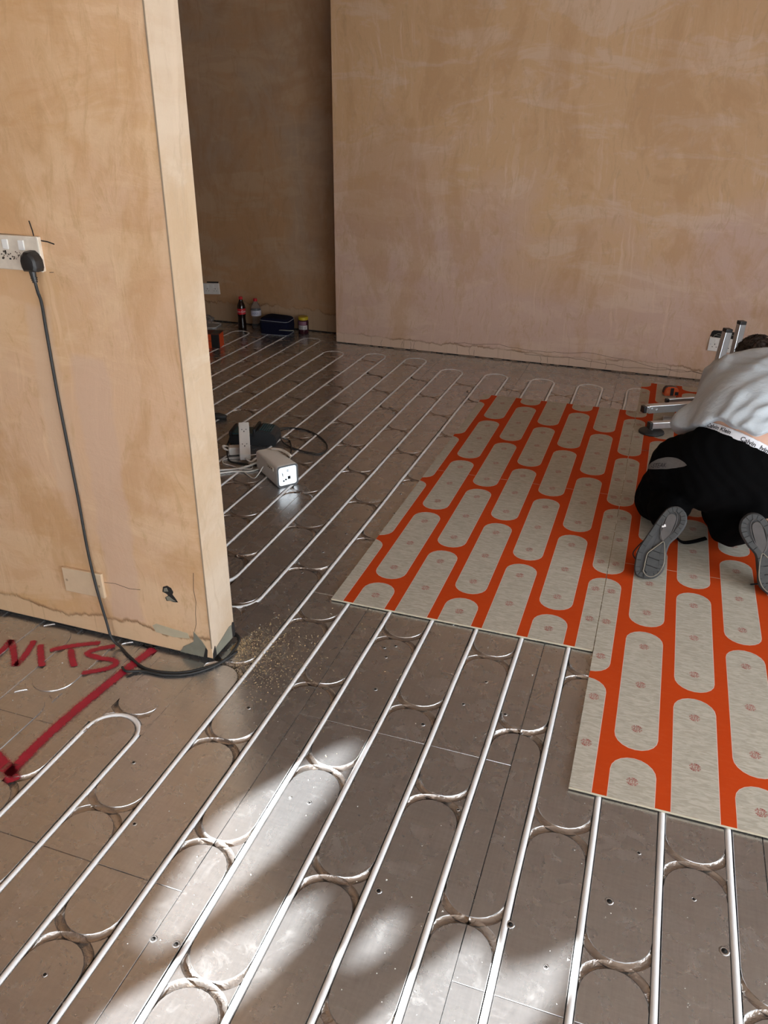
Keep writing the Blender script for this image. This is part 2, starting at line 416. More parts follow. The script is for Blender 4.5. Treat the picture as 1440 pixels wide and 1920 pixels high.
# red spray paint, flat marks on the foil
t = NT('red_spray_paint'); at = t.n('ShaderNodeAttribute', attribute_name='cover').outputs['Fac']
nz = t.noise(t.coord(), 160, 4, .7); nb = t.noise(t.coord(), 18, 3)
al = t.math('MULTIPLY', t.ramp(t.math('ADD', t.math('MULTIPLY', at, 1.25), t.math('MULTIPLY', t.math('SUBTRACT', nz, .5), .9)), (.30, 0.0), (.75, 1.0)), t.ramp(nb, (.3, .80), (.6, 1.0)))
t.set(Base_Color=(.36, .010, .035, 1), Roughness=.45, Alpha=al); M_red = t.m
def stroke(pts, wd, name='spray_stroke', seg=7):
    P = spline([(x, y, 0) for x, y in pts], seg); v = []; f = []; cov = []
    n = len(P)
    for i, p in enumerate(P):
        d = (P[min(i+1, n-1)]-P[max(i-1, 0)]).normalized(); q = Vector((-d.y, d.x, 0))
        ww = wd*random.uniform(.93, 1.07)
        endf = 1.0 if 0 < i < n-1 else .2
        for s_, cv in ((-1.7, 0), (-.95, .36), (0, 1), (.95, .36), (1.7, 0)):
            v.append((p.x+q.x*s_*ww/2, p.y+q.y*s_*ww/2, .0016)); cov.append(cv*endf)
    for i in range(n-1):
        for b in range(4): f.append((i*5+b, i*5+b+5, i*5+b+6, i*5+b+1))
    o = mesh(name, v, f, M_red, floor)
    a = o.data.attributes.new('cover', 'FLOAT', 'POINT'); a.data.foreach_set('value', cov)
    if o.data.polygons[0].normal.z < 0: o.data.flip_normals()
    return o
stroke([(-1.228, 1.713), (-1.247, 1.60), (-1.27, 1.40), (-1.277, 1.25), (-1.272, 1.118)], .036, 'spray_line')
stroke([(-1.24, 1.112), (-1.30, 1.148), (-1.45, 1.20), (-1.75, 1.28), (-2.2, 1.35)], .040, 'spray_line')
for L in ([(-1.90, 1.60), (-1.86, 1.50), (-1.80, 1.48), (-1.75, 1.52), (-1.76, 1.63)],                     # U
          [(-1.665, 1.505), (-1.672, 1.56), (-1.685, 1.60)], [(-1.685, 1.60), (-1.62, 1.54), (-1.572, 1.492)], [(-1.572, 1.492), (-1.585, 1.55), (-1.612, 1.622)],   # N
          [(-1.580, 1.610), (-1.540, 1.565), (-1.495, 1.517)],                                             # I
          [(-1.530, 1.592), (-1.50, 1.620), (-1.45, 1.655), (-1.405, 1.680)], [(-1.476, 1.625), (-1.445, 1.590), (-1.403, 1.549)],             # T
          [(-1.350, 1.682), (-1.395, 1.648), (-1.408, 1.618), (-1.36, 1.613), (-1.312, 1.617), (-1.294, 1.600), (-1.310, 1.572), (-1.365, 1.530)]):  # S
    stroke(L, .024)

# ------------------------------------------------------------------ walls, ceiling
WF, WT, WE = 1.713, .137, -1.020          # partition: front face, thickness, end
part = MB()
part.box((LX-.1, WF, .012), (WE, WF+WT, CEIL), mi=0, b=.0025)
wl = part.build('wall_left', None, mats=[M_front, M_end]); struct(wl)
for p in wl.data.polygons:
    if p.normal.x > .7: p.material_index = 1
MB().box((LX-.1, WF+.012, -.001), (WE-.012, WF+WT-.012, .013)).build('base_gap', M_dark, wl)
M_bead = plain('angle_bead', (.30, .22, .15), .6)
MB().box((WE-.0028, WF-.0012, .05), (WE+.0006, WF+.0008, CEIL)).build('corner_bead', M_bead, wl)
# plaster knocked off the foot of the partition: grey board showing, black joints
M_gboard = plain('bare_plasterboard', (.20, .19, .145), .85, var=.25, scale=30)
M_greenish = plain('greenish_filler', (.46, .40, .28), .85, var=.15, scale=30)
def wall_patch(name, pts, mat, th, parent=wl, plane='front', y=None):
    v = []; n = len(pts)
    for d in (0, th):
        for a, z in pts: v.append((a, (WF if y is None else y)-d, z) if plane == 'front' else (WE+d, a, z))
    f = [tuple(range(n, 2*n)) if plane != 'front' else tuple(range(n, 2*n))]+[(i, (i+1) % n, n+(i+1) % n, n+i) for i in range(n)]
    o = mesh(name, v, f, mat, parent); bm = bmesh.new(); bm.from_mesh(o.data); bmesh.ops.recalc_face_normals(bm, faces=bm.faces); bm.to_mesh(o.data); bm.free()
    return o
wall_patch('bare_board', [(-1.135, .012), (-1.12, .035), (-1.098, .05), (-1.082, .062), (-1.078, .10), (-1.066, .085), (-1.052, .07), (-1.040, .050), (-1.052, .012)], M_gboard, .0016)
wall_patch('joint_gap', [(-1.052, .012), (-1.041, .05), (-1.036, .04), (-1.040, .012)], M_dark, .0022)
wall_patch('bare_board', [(WF+.02, .012), (WF+.022, .04), (WF+.07, .052), (WF+.105, .062), (WF+.13, .058), (WF+.132, .012)], M_gboard, .0016, plane='end')
wall_patch('joint_gap', [(WF+.12, .012), (WF+.119, .055), (WF+.127, .066), (WF+.136, .060), (WF+.136, .012)], M_dark, .0022, plane='end')
wall_patch('joint_gap', [(WF+.0, .012), (WF+.002, .03), (WF+.016, .05), (WF+.02, .012)], M_dark, .0022, plane='end')
wall_patch('filler_smear', [(-1.225, .088), (-1.21, .098), (-1.15, .092), (-1.10, .088), (-1.095, .07), (-1.15, .062), (-1.215, .066)], M_greenish, .0008)
# hole knocked in the plaster
hp = [(-1.171, .222), (-1.167, .240), (-1.152, .247), (-1.139, .241), (-1.133, .228), (-1.137, .219), (-1.128, .207), (-1.121, .195), (-1.135, .193), (-1.148, .195), (-1.160, .192), (-1.164, .203), (-1.152, .213), (-1.158, .218)]
wall_patch('plaster_hole', hp, M_dark, .0012)
wall_patch('broken_lath', [(-1.157, .196), (-1.160, .207), (-1.150, .211), (-1.138, .203), (-1.128, .197)], M_gboard, .0026)
wall_patch('broken_lath', [(-1.166, .224), (-1.163, .236), (-1.154, .240), (-1.150, .228)], M_gboard, .0024)
# hairline cracks
mb = MB()
for pts in ([(-1.075, .10), (-1.066, .13), (-1.064, .17), (-1.058, .21), (-1.062, .25), (-1.056, .31)], [(-1.39, .21), (-1.34, .215), (-1.29, .207), (-1.25, .212)], [(-1.414, 1.222), (-1.416, 1.24), (-1.421, 1.262)], [(-1.40, 1.216), (-1.375, 1.214), (-1.355, 1.209)], [(-1.385, 1.138), (-1.372, 1.139)], [(-1.70, 1.224), (-1.55, 1.226), (-1.415, 1.2235)]):
    wv = .0012 if abs(pts[0][1]-.6) < .55 else .0028
    mb.tube([(a, WF-.0002, z) for a, z in pts], wv*.6, 5)
mb.build('cracks', M_dark, wl)

bs = -.0227                                # the chimney wall runs a little off square
BX0, BX1 = -2.121, RX+.2
def by(x): return 5.437+bs*(x-BX0)
mb = MB(); mb.prism([(BX0, by(BX0)), (BX1, by(BX1)), (BX1, 6.2), (BX0-.0, 6.2)], .006, CEIL); wb = struct(mb.build('wall_chimney', M_breast))
MB().prism([(BX0+.01, by(BX0)+.008), (BX1, by(BX1)+.008), (BX1, 6.1), (BX0+.01, 6.1)], -.002, .007).build('base_gap', M_dark, wb)
mb = MB()
for i in range(26):                        # crumbled plaster along the foot of the wall
    x = BX0+.2+i*.095+random.uniform(-.03, .03); ww = random.uniform(.015, .06); hh = random.uniform(.003, .009)
    n = 7; pts = [(x+ww*math.cos(2*PI*j/n)*random.uniform(.6, 1.1), by(x)-.006+.010*math.sin(2*PI*j/n)*random.uniform(.6, 1.2)) for j in range(n)]
    mb.prism(pts, 0, hh)
stuff(mb.build('plaster_crumbs', plain('plaster_crumb', (.20, .14, .10), .9, var=.5, scale=80), wb))
mb = MB()
for k in range(2):
    P = []; x = BX0+.9+.5*k
    z = .085-.03*k
    while x < BX0+3.2:
        P.append((x, by(x)-.0003, z)); x += random.uniform(.02, .06); z = min(.11, max(.035, z+random.uniform(-.009, .008)))
    mb.tube(P, .0010, 4)
for _ in range(16):
    x = random.uniform(BX0+.3, BX0+2.9); z = random.uniform(.02, .05)
    mb.tube([(x, by(x)-.0003, 0.01), (x+random.uniform(-.006, .006), by(x)-.0003, z), (x+random.uniform(-.01, .01), by(x)-.0003, z+.025)], .0008, 4)
mb.build('cracks', plain('crack_brown', (.10, .055, .035), .9), wb)
def ay(x): return 5.70-.03*(x+2.6)
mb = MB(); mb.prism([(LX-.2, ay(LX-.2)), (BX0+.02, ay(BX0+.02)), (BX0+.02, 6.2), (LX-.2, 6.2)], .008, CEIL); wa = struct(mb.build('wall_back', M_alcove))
MB().prism([(LX-.2, ay(LX-.2)+.008), (BX0+.02, ay(BX0)+.008), (BX0, 6.1), (LX-.2, 6.1)], -.002, .009).build('base_gap', M_dark, wa)
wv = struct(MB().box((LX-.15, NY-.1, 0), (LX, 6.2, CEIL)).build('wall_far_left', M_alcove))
cl = struct(MB().box((LX-.2, NY-.2, CEIL), (RX+.2, 6.3, CEIL+.12)).build('ceiling', M_ceil))
mb = MB()                                  # right wall round the patio opening
mb.box((RX, NY-.1, 0), (RX+.25, PY0, CEIL)); mb.box((RX, PY1, 0), (RX+.25, 6.2, CEIL)); mb.box((RX, PY0, PZ1), (RX+.25, PY1, CEIL))
struct(mb.build('wall_right', M_breast))
M_frame = plain('grey_window_frame', (.10, .105, .11), .4)
mb = MB()
for y in (PY0, PY1-.07): mb.box((RX+.08, y, 0), (RX+.16, y+.07, PZ1))
mb.box((RX+.08, PY0, PZ1-.07), (RX+.16, PY1, PZ1)); mb.box((RX+.08, PY0, 0), (RX+.16, PY1, .03))
struct(mb.build('window_1', M_frame))
# near wall with an unseen sheet, added and cut to shape the sun patches
def sun_to_wall(u, v):
    s = (v-NY)/math.cos(SUN_AZ); return (u-math.sin(SUN_AZ)*s, s*math.tan(SUN_EL))
SL = [[(-.70, .86), (-.705, 1.22), (-.62, 1.40), (-.505, 1.60), (-.475, 1.50), (-.487, 1.317), (-.525, 1.136), (-.569, 1.017), (-.63, .85)],
      [(-.70, .62), (-.668, .72), (-.605, .815), (-.524, .935), (-.455, 1.025), (-.385, 1.07), (-.385, .95), (-.428, .835), (-.50, .70), (-.56, .60)],
      [(-.288, .955), (-.245, 1.075), (-.21, 1.075), (-.208, 1.0), (-.25, .95)],
      [(-.29, .72), (-.204, .848), (-.147, .954), (-.075, 1.075), (-.04, 1.09), (.0, 1.03), (.06, 1.06), (.14, 1.13), (.13, 1.02), (.08, .93), (.02, .78), (-.02, .66), (-.2, .6)]]
hol = [[sun_to_wall(u, v) for u, v in s] for s in SL]
WX0, WX1 = min(p[0] for s in hol for p in s)-.08, max(p[0] for s in hol for p in s)+.08
WZ0, WZ1 = min(p[1] for s in hol for p in s)-.06, max(p[1] for s in hol for p in s)+.06
mb = MB(); N0, N1 = NY-.2, NY
mb.box((LX-.2, N0, 0), (WX0, N1, CEIL)); mb.box((WX1, N0, 0), (WX[0], N1, CEIL)); mb.box((WX[1], N0, 0), (RX+.2, N1, CEIL)); mb.box((WX[0], N0, 0), (WX[1], N1, WX[2])); mb.box((WX[0], N0, WX[3]), (WX[1], N1, CEIL)); mb.box((WX0, N0, 0), (WX1, N1, WZ0)); mb.box((WX0, N0, WZ1), (WX1, N1, CEIL))
struct(mb.build('wall_near', M_breast))
outer = [(WX0-.01, WZ0-.01), (WX1+.01, WZ0-.01), (WX1+.01, WZ1+.01), (WX0-.01, WZ1+.01)]
loops = [outer]+hol
flatp = [p for l in loops for p in l]
tris = tessellate_polygon([[Vector((a, b, 0)) for a, b in l] for l in loops])
v = [(a, NY-.008, b) for a, b in flatp]+[(a, NY, b) for a, b in flatp]; nf = len(flatp)
f = [tuple(t_) for t_ in tris]+[tuple(i+nf for i in reversed(t_)) for t_ in tris]
k = 0
for l in loops:
    for i in range(len(l)): a, b = k+i, k+(i+1) % len(l); f.append((a, b, b+nf, a+nf))
    k += len(l)
mb = MB()
for xx in (WX[0], (WX[0]+WX[1])/2-.03, WX[1]-.06): mb.box((xx, N0+.05, WX[2]), (xx+.06, N0+.11, WX[3]))
for zz in (WX[2], WX[3]-.06): mb.box((WX[0], N0+.05, zz), (WX[1], N0+.11, zz+.06))
struct(mb.build('window_3', M_frame))
sh = mesh('sun_mask', v, f, plain('sun_mask_brown', (.30, .22, .14), .8, scale=20, var=.3)); struct(sh)  # sheet out of view, added only to shape the sunlight
struct(MB().box((RX-.0+.25, -9, -.12), (12, 12, -.03)).build('floor_patio', plain('pale_paving', (.42, .41, .39), .9, scale=4, var=.2)))

# ------------------------------------------------------------------ heating pipe
PR, PZ = .0080, -.0056
def arc_pts(cx, cy_, r, a0, a1, n=14): return [(cx+r*math.cos(a0+(a1-a0)*i/n), cy_+r*math.sin(a0+(a1-a0)*i/n)) for i in range(n+1)]
def run(x, ya, yb):
    n = max(2, int(abs(yb-ya)/.22)); return [(x+random.uniform(-.0011, .0011), ya+(yb-ya)*i/n) for i in range(n+1)]
def pipe(pts, label):
    P = [(x, y, PZ+random.uniform(-.0004, .0004)) for x, y in pts]
    return tag(MB().tube(P, PR, 10).build('heating_pipe', M_pipe, smooth=True), label, 'pipe')
UT = {-20: 5.50, -18: 5.53, -16: 5.49, -14: 5.203, -12: 5.245, -10: 5.234, -8: 5.055, -6: 5.052, -4: 5.045, -2: 5.035, 0: 5.06, 2: 5.06, 4: 5.06}
X = lambda k: k*PITCHU
# circuit of the far room: tail, up at -7, round, down at -8, and so on to the left
P = [(-2.6, 1.985), (-1.35, 1.985)]+arc_pts(X(-7)-.09, 2.095, .09, -PI/2, 0, 8)
P[1] = (-1.25, 2.0)
for k in range(-7, -21, -2):
    top = UT[k-1]-.075
    P += run(X(k), 2.21, top-.01)+arc_pts(X(k)-.075, top, .075, 0, PI)+run(X(k-1), top-.01, 2.215)
    if k > -19: P += arc_pts(X(k-1)-.075, 2.205, .075, 0, -PI)
pipe(P, 'white heating pipe snaking through the far room and turning in behind the partition')
P = []
for k in range(-6, 14, 2):
    top = UT.get(k, 5.06)-.075
    P += run(X(k), -1.0, top-.01)+arc_pts(X(k)+.075, top, .075, PI, 0)+run(X(k+1), top-.01, -1.0)
    P += arc_pts(X(k+1)+.075, -1.0, .075, PI, 2*PI)
pipe(P[:-15], 'white heating pipe running in long loops under the orange printed boards')
pipe(run(X(-8), -1.0, 1.335)+arc_pts(X(-8)+.075, 1.343, .075, PI, 0)+run(X(-7), 1.335, -1.0), 'white heating pipe ending in a single loop beside the red painted line')

# ------------------------------------------------------------------ orange printed boards
def grey_print(nm, seed=0.0, damp=.0):
    t = NT(nm); v = t.map(t.coord(), loc=(seed, seed, 0))
    wv = t.noise(t.map(v, (3.0, 13, 1)), 9, 5, .6, 1.2); sc = t.ramp(t.noise(t.map(v, (7, 7, 1), (0, 0, .6)), 1.2, 7, .75, .8), (.60, 0.0), (.66, 1.0))
    c = t.mix(t.ramp(wv, (.40, 0.0), (.60, 1.0)), (.375-damp, .345-damp, .28-damp), (.475-damp, .445-damp, .375-damp))
    c = t.mix(t.math('MULTIPLY', sc, .35), c, (.54, .51, .44))
    t.set(Base_Color=c, Roughness=.66, Specular_IOR_Level=.15); return t.m
M_grey = grey_print('grey_print'); M_grey2 = grey_print('damp_grey_print', 2.3, .04)
t = NT('orange_print'); v = t.coord()
t.set(Base_Color=t.mix(t.math('MULTIPLY', t.ramp(t.noise(t.map(v, (3, 9, 1)), 9, 6, .75), (.5, 0.0), (.75, 1.0)), .15), t.mix(t.noise(v, 5), (.45, .046, .006), (.52, .062, .010)), (.55, .13, .05)), Roughness=.7, Specular_IOR_Level=.08); M_orange = t.m
M_outline = plain('pale_outline', (.72, .50, .42), .5); M_mark = plain('red_fixing_ink', (.30, .030, .025), .6); M_core = plain('cream_board_edge', (.55, .49, .36), .7)
def fixing_mark():
    v = []; f = []
    gl = {c: text_mesh(c, .0072, 0, .00022) for c in set('FIXHERE')}
    word = 'FIX HERE '
    for rep in range(2):
        for i, ch in enumerate(word):
            if ch == ' ': continue
            a = PI-rep*PI-(i+.6)/len(word)*PI
            M = Matrix.Rotation(a-PI/2, 4, 'Z') @ Matrix.Translation((0, .0118, 0))
            k = len(v); gv, gf = gl[ch]; v += [tuple(M @ Vector(p)) for p in gv]; f += [tuple(j+k for j in q) for q in gf]
    k = len(v); n = 24
    for i in range(n):
        a = 2*PI*i/n
        for r in (.0066, .0079): v.append((r*math.cos(a), r*math.sin(a), 0))
    f += [(k+2*i, k+2*i+1, k+(2*i+3) % (2*n), k+(2*i+2) % (2*n)) for i in range(n)]
    for a, b in ((.0068, .0005), (.0005, .0068)):
        k = len(v); v += [(-a, -b, 0), (a, -b, 0), (a, b, 0), (-a, b, 0)]; f.append((k, k+1, k+2, k+3))
    return v, f
MARK = fixing_mark()
MARKME = bpy.data.meshes.new('fixing_mark'); MARKME.from_pydata(MARK[0], [], MARK[1]); MARKME.materials.append(M_mark)
BT = .0062; BZ = .0029
def overlay(x0, x1, y0, y1, label, lift=0.0, grey=M_grey, dx=0.0):
    b = empty('overlay_board', ((x0+x1)/2, (y0+y1)/2, BZ+lift)); tag(b, label, 'board', 'orange printed overlay boards')
    L = lambda P: [(p[0]-(x0+x1)/2, p[1]-(y0+y1)/2) for p in P]
    g = .0005
    r = L([(x0+g, y0+g), (x1-g, y1-g)])
    MB().box((r[0][0], r[0][1], 0), (r[1][0], r[1][1], BT), b=.0006).build('board_core', M_core, b)
    MB().add([(r[0][0]+.0004, r[0][1]+.0004, BT+.00015), (r[1][0]-.0004, r[0][1]+.0004, BT+.00015), (r[1][0]-.0004, r[1][1]-.0004, BT+.00015), (r[0][0]+.0004, r[1][1]-.0004, BT+.00015)], [(0, 1, 2, 3)]).build('orange_print', M_orange, b)
    for k in range(math.floor(x0/PITCHU), math.ceil(x1/PITCHU)):
        cx = (k+.5)*PITCHU; c = (1.725 if k % 2 else 2.03)-4*PER
        while c < y1:
            ya, yb = c+.0165, c+PER-.0165; mb = MB()
            for d, z, mi in ((0, BT+.0003, 0), (.0015, BT+.00045, 1)):
                q = clip(pill(cx, ya+d, yb-d, .057-d, .056-d, 10), x0+g+.0004, x1-g-.0004, y0+g+.0004, y1-g-.0004)
                if q: q = L(q); mb.add([(a, e, z) for a, e in q], [tuple(range(len(q)))], None, mi)
            if mb.v: mb.build('printed_capsule', None, b, mats=[M_outline, grey])
            for dy in (-.2, 0, .2):
                my = (ya+yb)/2+dy
                for ox in ((0,) if x0 < cx-.03 and cx+.03 < x1 else (-.030, .025)):
                    mx = cx+ox
                    if x0+.016 < mx < x1-.016 and y0+.018 < my < y1-.018:
                        o = bpy.data.objects.new('fixing_mark', MARKME); C.objects.link(o); o.parent = b; o.location = (mx-(x0+x1)/2, my-(y0+y1)/2, BT+.0006)
            c += PER
    return b
overlay(-.8125, .0745, 2.155, 3.365, 'orange and grey printed board at the left front, its whole long side free', grey=M_grey)
overlay(-.8125, .0745, 3.365, 4.577, 'orange and grey printed board at the left rear, nearest the white pipe loops')
overlay(.0755, .977, 1.551, 2.757, 'orange and grey printed board reaching furthest forward, its front edge by the bright foil', .0004, M_grey)
overlay(.0755, .977, 2.757, 3.965, 'orange and grey printed board under the kneeling man', .0004)
overlay(.0755, .977, 3.965, 5.172, 'orange and grey printed board by the chimney wall with the tape measure on it', .0004)

# ------------------------------------------------------------------ sockets, plug, cable
M_switch = plain('white_rocker', (.78, .77, .74), .3, var=.03)
def socket(loc, nrm, label, dirty=False, rz=0.0, roll=0.0, th=.012):
    """UK double outlet; local x along the wall, local -y out of it"""
    s = empty('double_socket', loc, rz); s.rotation_euler = (0, roll, rz); tag(s, label, 'socket')
    MW = M_dirtywhite if dirty else M_white
    MB().box((-.073, -th, -.043), (.073, 0, .043), b=.0028).build('faceplate', MW, s, sharp=40)
    for sx in (-1, 1):
        c = .036*sx
        MB().box((c-.006-.011*sx-.009, -th-.0035, .008), (c-.006-.011*sx+.009, -th+.001, .033), b=.0015).build('rocker_switch', M_switch, s, sharp=40)
        mb = MB(); yv = -th-.0004
        mb.box((c-.0022, yv, .001-.004), (c+.0022, yv+.002, .009-.004)); mb.box((c-.0145, yv, -.0175), (c-.0085, yv+.002, -.0135)); mb.box((c+.0085, yv, -.0175), (c+.0145, yv+.002, -.0135))
        mb.build('pin_holes', M_dark, s)
    mb = MB()
    for sx in (-1, 1): mb.lathe([(.0042, 0), (.0042, .0008), (.003, .0011), (0, .0011)], 10, Matrix.Translation((.0602*sx, -th, 0)) @ Matrix.Rotation(PI/2, 4, 'X'))
    mb.build('screws', M_steel, s, sharp=40)
    return s
s1 = socket((-1.4665, WF, 1.183), None, 'white double socket smeared with plaster on the near partition, black plug in it', True)
MB().box((.0690, -.0135, -.0432), (.0735, -.0125, .0432), b=.0004).build('plaster_edge', plain('fresh_white_edge', (.82, .76, .66), .6), s1)
mb = MB()
for _ in range(26):
    a, b = random.uniform(-.05, .012), random.gauss(-.008, .0055); r = random.uniform(.001, .0034)
    mb.prism([(a+r*math.cos(q)*random.uniform(.6, 1.3), b+r*math.sin(q)*random.uniform(.5, 1.1)) for q in (0, 1.1, 2.2, 3.3, 4.4, 5.4)], 0, .0006, Matrix.Translation((0, -.0125, 0)) @ Matrix.Rotation(PI/2, 4, 'X'))
stuff(mb.build('plaster_smears', plain('dark_smear', (.10, .07, .05), .8, var=.5), s1))
socket((-3.307, ay(-3.307), .259), None, 'white double socket low on the dark alcove wall', roll=-.06)
s3 = socket((.508, by(.508)-.006, .242), None, 'white double socket hanging off the chimney wall below a hole', roll=.02, rz=-.02, th=.010)
# opening above the loose socket, wires in it
mb = MB(); yb_ = by(.5)
hp = [(.435, .284), (.442, .318), (.452, .327), (.52, .328), (.575, .325), (.592, .312), (.596, .296), (.585, .282)]
n = len(hp); wh = mesh('wall_box_opening', [(a, by(a)-.0012, z) for a, z in hp], [tuple(range(n))], M_dark, wb)
mb.tube(spline([(.455, yb_-.004, .286), (.48, yb_-.012, .310), (.52, yb_-.009, .300), (.548, yb_-.004, .286)]), .0022, 6)
mb.tube(spline([(.46, yb_-.004, .300), (.50, yb_-.012, .296), (.54, yb_-.010, .312), (.58, yb_-.004, .300)]), .0022, 6)
mb.build('cable_core', plain('grey_cable_core', (.20, .19, .16), .5), wh)
wp = MB(); wp.add([(.428, yb_-.0008, .225), (.446, yb_-.0008, .220), (.446, yb_-.0008, .290), (.430, yb_-.0008, .285), (.422, yb_-.0008, .262)], [(0, 1, 2, 3, 4)]).build('filler_smear', plain('pale_filler', (.60, .45, .33), .9), wb)
wall_patch('cut_notch', [(-3.35, .303), (-3.345, .312), (-3.24, .318), (-3.245, .302)], M_dark, .002, wa, y=ay(-3.3))

cp_ = empty('blank_plate', (-1.452, WF, .200)); tag(cp_, 'plaster coloured blank cover plate low on the near partition', 'cover plate'); cp_.rotation_euler = (0, -.01, 0)
MB().box((-.073, -.011, -.043), (.073, 0, .043), b=.0025).build('plate', plain('plastered_plate', (.63, .47, .31), .65, var=.12, scale=30), cp_, sharp=40)
mb = MB()
for sx in (-1, 1): mb.lathe([(.0045, 0), (.0045, .0006), (.003, .0002), (0, .0002)], 9, Matrix.Translation((.060*sx, -.011, 0)) @ Matrix.Rotation(PI/2, 4, 'X'))
mb.build('screw_caps', plain('screw_cap', (.40, .28, .18), .7), cp_)

pc = empty('power_cable', (-1.413, WF-.013, 1.165)); tag(pc, 'black mains plug and cable hanging from the near socket and trailing round the partition foot', 'power cable')
def lp(P): return [tuple(Vector(p)-Vector((-1.413, WF-.013, 1.165))) for p in P]
mb = MB()
out = [(-.0250, .0040), (-.0215, .0165), (-.0095, .0275), (.0060, .0275), (.0175, .0190), (.0245, .0060), (.0255, -.0125), (.0215, -.0215), (-.0185, -.0225), (-.0235, -.0120)]
Mp = Matrix.Rotation(PI/2, 4, 'X')
v = []; nn = len(out)
for sc, d in ((1.0, 0), (1.0, .020), (.94, .026), (.74, .031), (.5, .0325)): v += [(a*sc, b*sc, d) for a, b in out]
f = [(i+k*nn, (i+1) % nn+k*nn, (i+1) % nn+(k+1)*nn, i+(k+1)*nn) for k in range(4) for i in range(nn)]+[tuple(4*nn+i for i in range(nn)), tuple(reversed(range(nn)))]
mb.add(v, f, Mp)
mb.build('plug', M_black, pc, sharp=35)
mb = MB(); mb.tube([(0, -.016, -.018), (.001, -.0165, -.032), (.003, -.017, -.046)], [.0095, .0078, .0058], 10)
for k in range(3): mb.tube([(.0018+.0005*k, -.0165, -.036-.005*k), (.002+.0005*k, -.0165, -.039-.005*k)], .0085-.0008*k, 10)
mb.build('strain_relief', M_black, pc, sharp=40)
yw = WF-.006
cab = [(-1.4098, WF-.030, 1.119), (-1.412, WF-.024, 1.09), (-1.4155, WF-.014, 1.06), (-1.4235, yw, .98), (-1.424, yw, .81), (-1.420, yw, .625), (-1.4135, yw-.004, .474), (-1.411, yw-.006, .332), (-1.398, yw-.012, .204), (-1.377, yw-.018, .085), (-1.360, yw-.026, .028),
       (-1.325, 1.675, .0060), (-1.276, 1.647, .0050), (-1.192, 1.611, .0050), (-1.099, 1.622, .0050), (-1.035, 1.664, .0050), (-.992, 1.722, .0050), (-.988, 1.79, .0050), (-1.004, 1.847, .0050), (-1.06, 1.872, .005), (-1.2, 1.882, .0055)]
MB().tube(lp(spline(cab, 8)), .0043, 8).build('flex', M_rubber, pc, smooth=True)
tail = tag(MB().tube(spline([(-1.262, 1.592, .006), (-1.235, 1.577, .0085), (-1.19, 1.598, .0052), (-1.12, 1.604, .0050), (-1.05, 1.636, .0050), (-1.0, 1.70, .0045), (-.975, 1.78, .004)], 8), .0040, 8).build('spare_cable', M_rubber, smooth=True), 'short loose end of black cable lying along the plugged cable on the foil', 'cable')

# ------------------------------------------------------------------ things along the alcove wall
def clear_plastic(nm, col, rough=.08, alpha=.35):
    t = NT(nm); t.set(Base_Color=(*col, 1), Roughness=rough, IOR=1.25, Transmission_Weight=.92); return t.m
M_clear = clear_plastic('clear_plastic', (.92, .94, .97)); M_cola = plain('dark_cola', (.010, .004, .003), .08); M_redcap = plain('red_cap', (.50, .012, .020), .35)
def bottle(loc, prof, cap, liquid, label, lab, labmat, txt=None, txtcol=None):
    b = empty('plastic_bottle', loc); tag(b, label, 'bottle')
    MB().lathe(prof, 20).build('bottle_body', M_cola if liquid else M_clear, b, smooth=True)
    z0, r = cap
    mb = MB(); mb.lathe([(r, z0), (r*1.03, z0+.002), (r, z0+.018), (r*.9, z0+.020), (0, z0+.0203)], 18)
    mb.build('cap', M_redcap, b, sharp=40)
    r, z0, z1 = lab
    v = []; f = []; n = 24
    for i in range(n):
        a = 2*PI*i/n
        for z in (z0, z1): v.append((r*math.cos(a), r*math.sin(a), z))
    f = [(2*i, (2*i+2) % (2*n), (2*i+3) % (2*n), 2*i+1) for i in range(n)]
    lb = mesh('label', v, f, labmat, b, True)
    if txt:
        gv, gf = text_mesh(txt[0], txt[1], .25)
        pv = []
        for x, y, z in gv:
            a = -PI/2+.25+x/r; pv.append(((r+.0006)*math.cos(a), (r+.0006)*math.sin(a), (z0+z1)/2+y))
        mesh('label_print', pv, gf, txtcol, lb)
    return b
M_wp = plain('white_print', (.75, .73, .72), .5)
cb = bottle((-2.965, 5.558, 0), [(.030, 0), (.0325, .004), (.0315, .02), (.0325, .05), (.0285, .085), (.0305, .105), (.0330, .120), (.0330, .165), (.0290, .188), (.0190, .212), (.0140, .226), (.0135, .236), (0, .236)], (.232, .0152), True,
       'dark cola bottle with red cap and red label against the alcove wall', (.0336, .120, .163), plain('red_label', (.48, .012, .020), .35), ('Coca-Cola', .021), M_wp)
bottle((-2.868, 5.612, 0), [(.034, 0), (.037, .004), (.0365, .03), (.030, .06), (.031, .085), (.040, .105), (.0405, .145), (.037, .165), (.026, .190), (.0165, .208), (.0140, .220), (0, .222)], (.214, .0155), False,
       'empty clear bottle with red cap and pale label left of the lunch bag', (.0411, .105, .146), plain('pale_blue_label', (.52, .52, .60), .4), ('H2O', .022), plain('navy_print', (.06, .08, .25), .5))
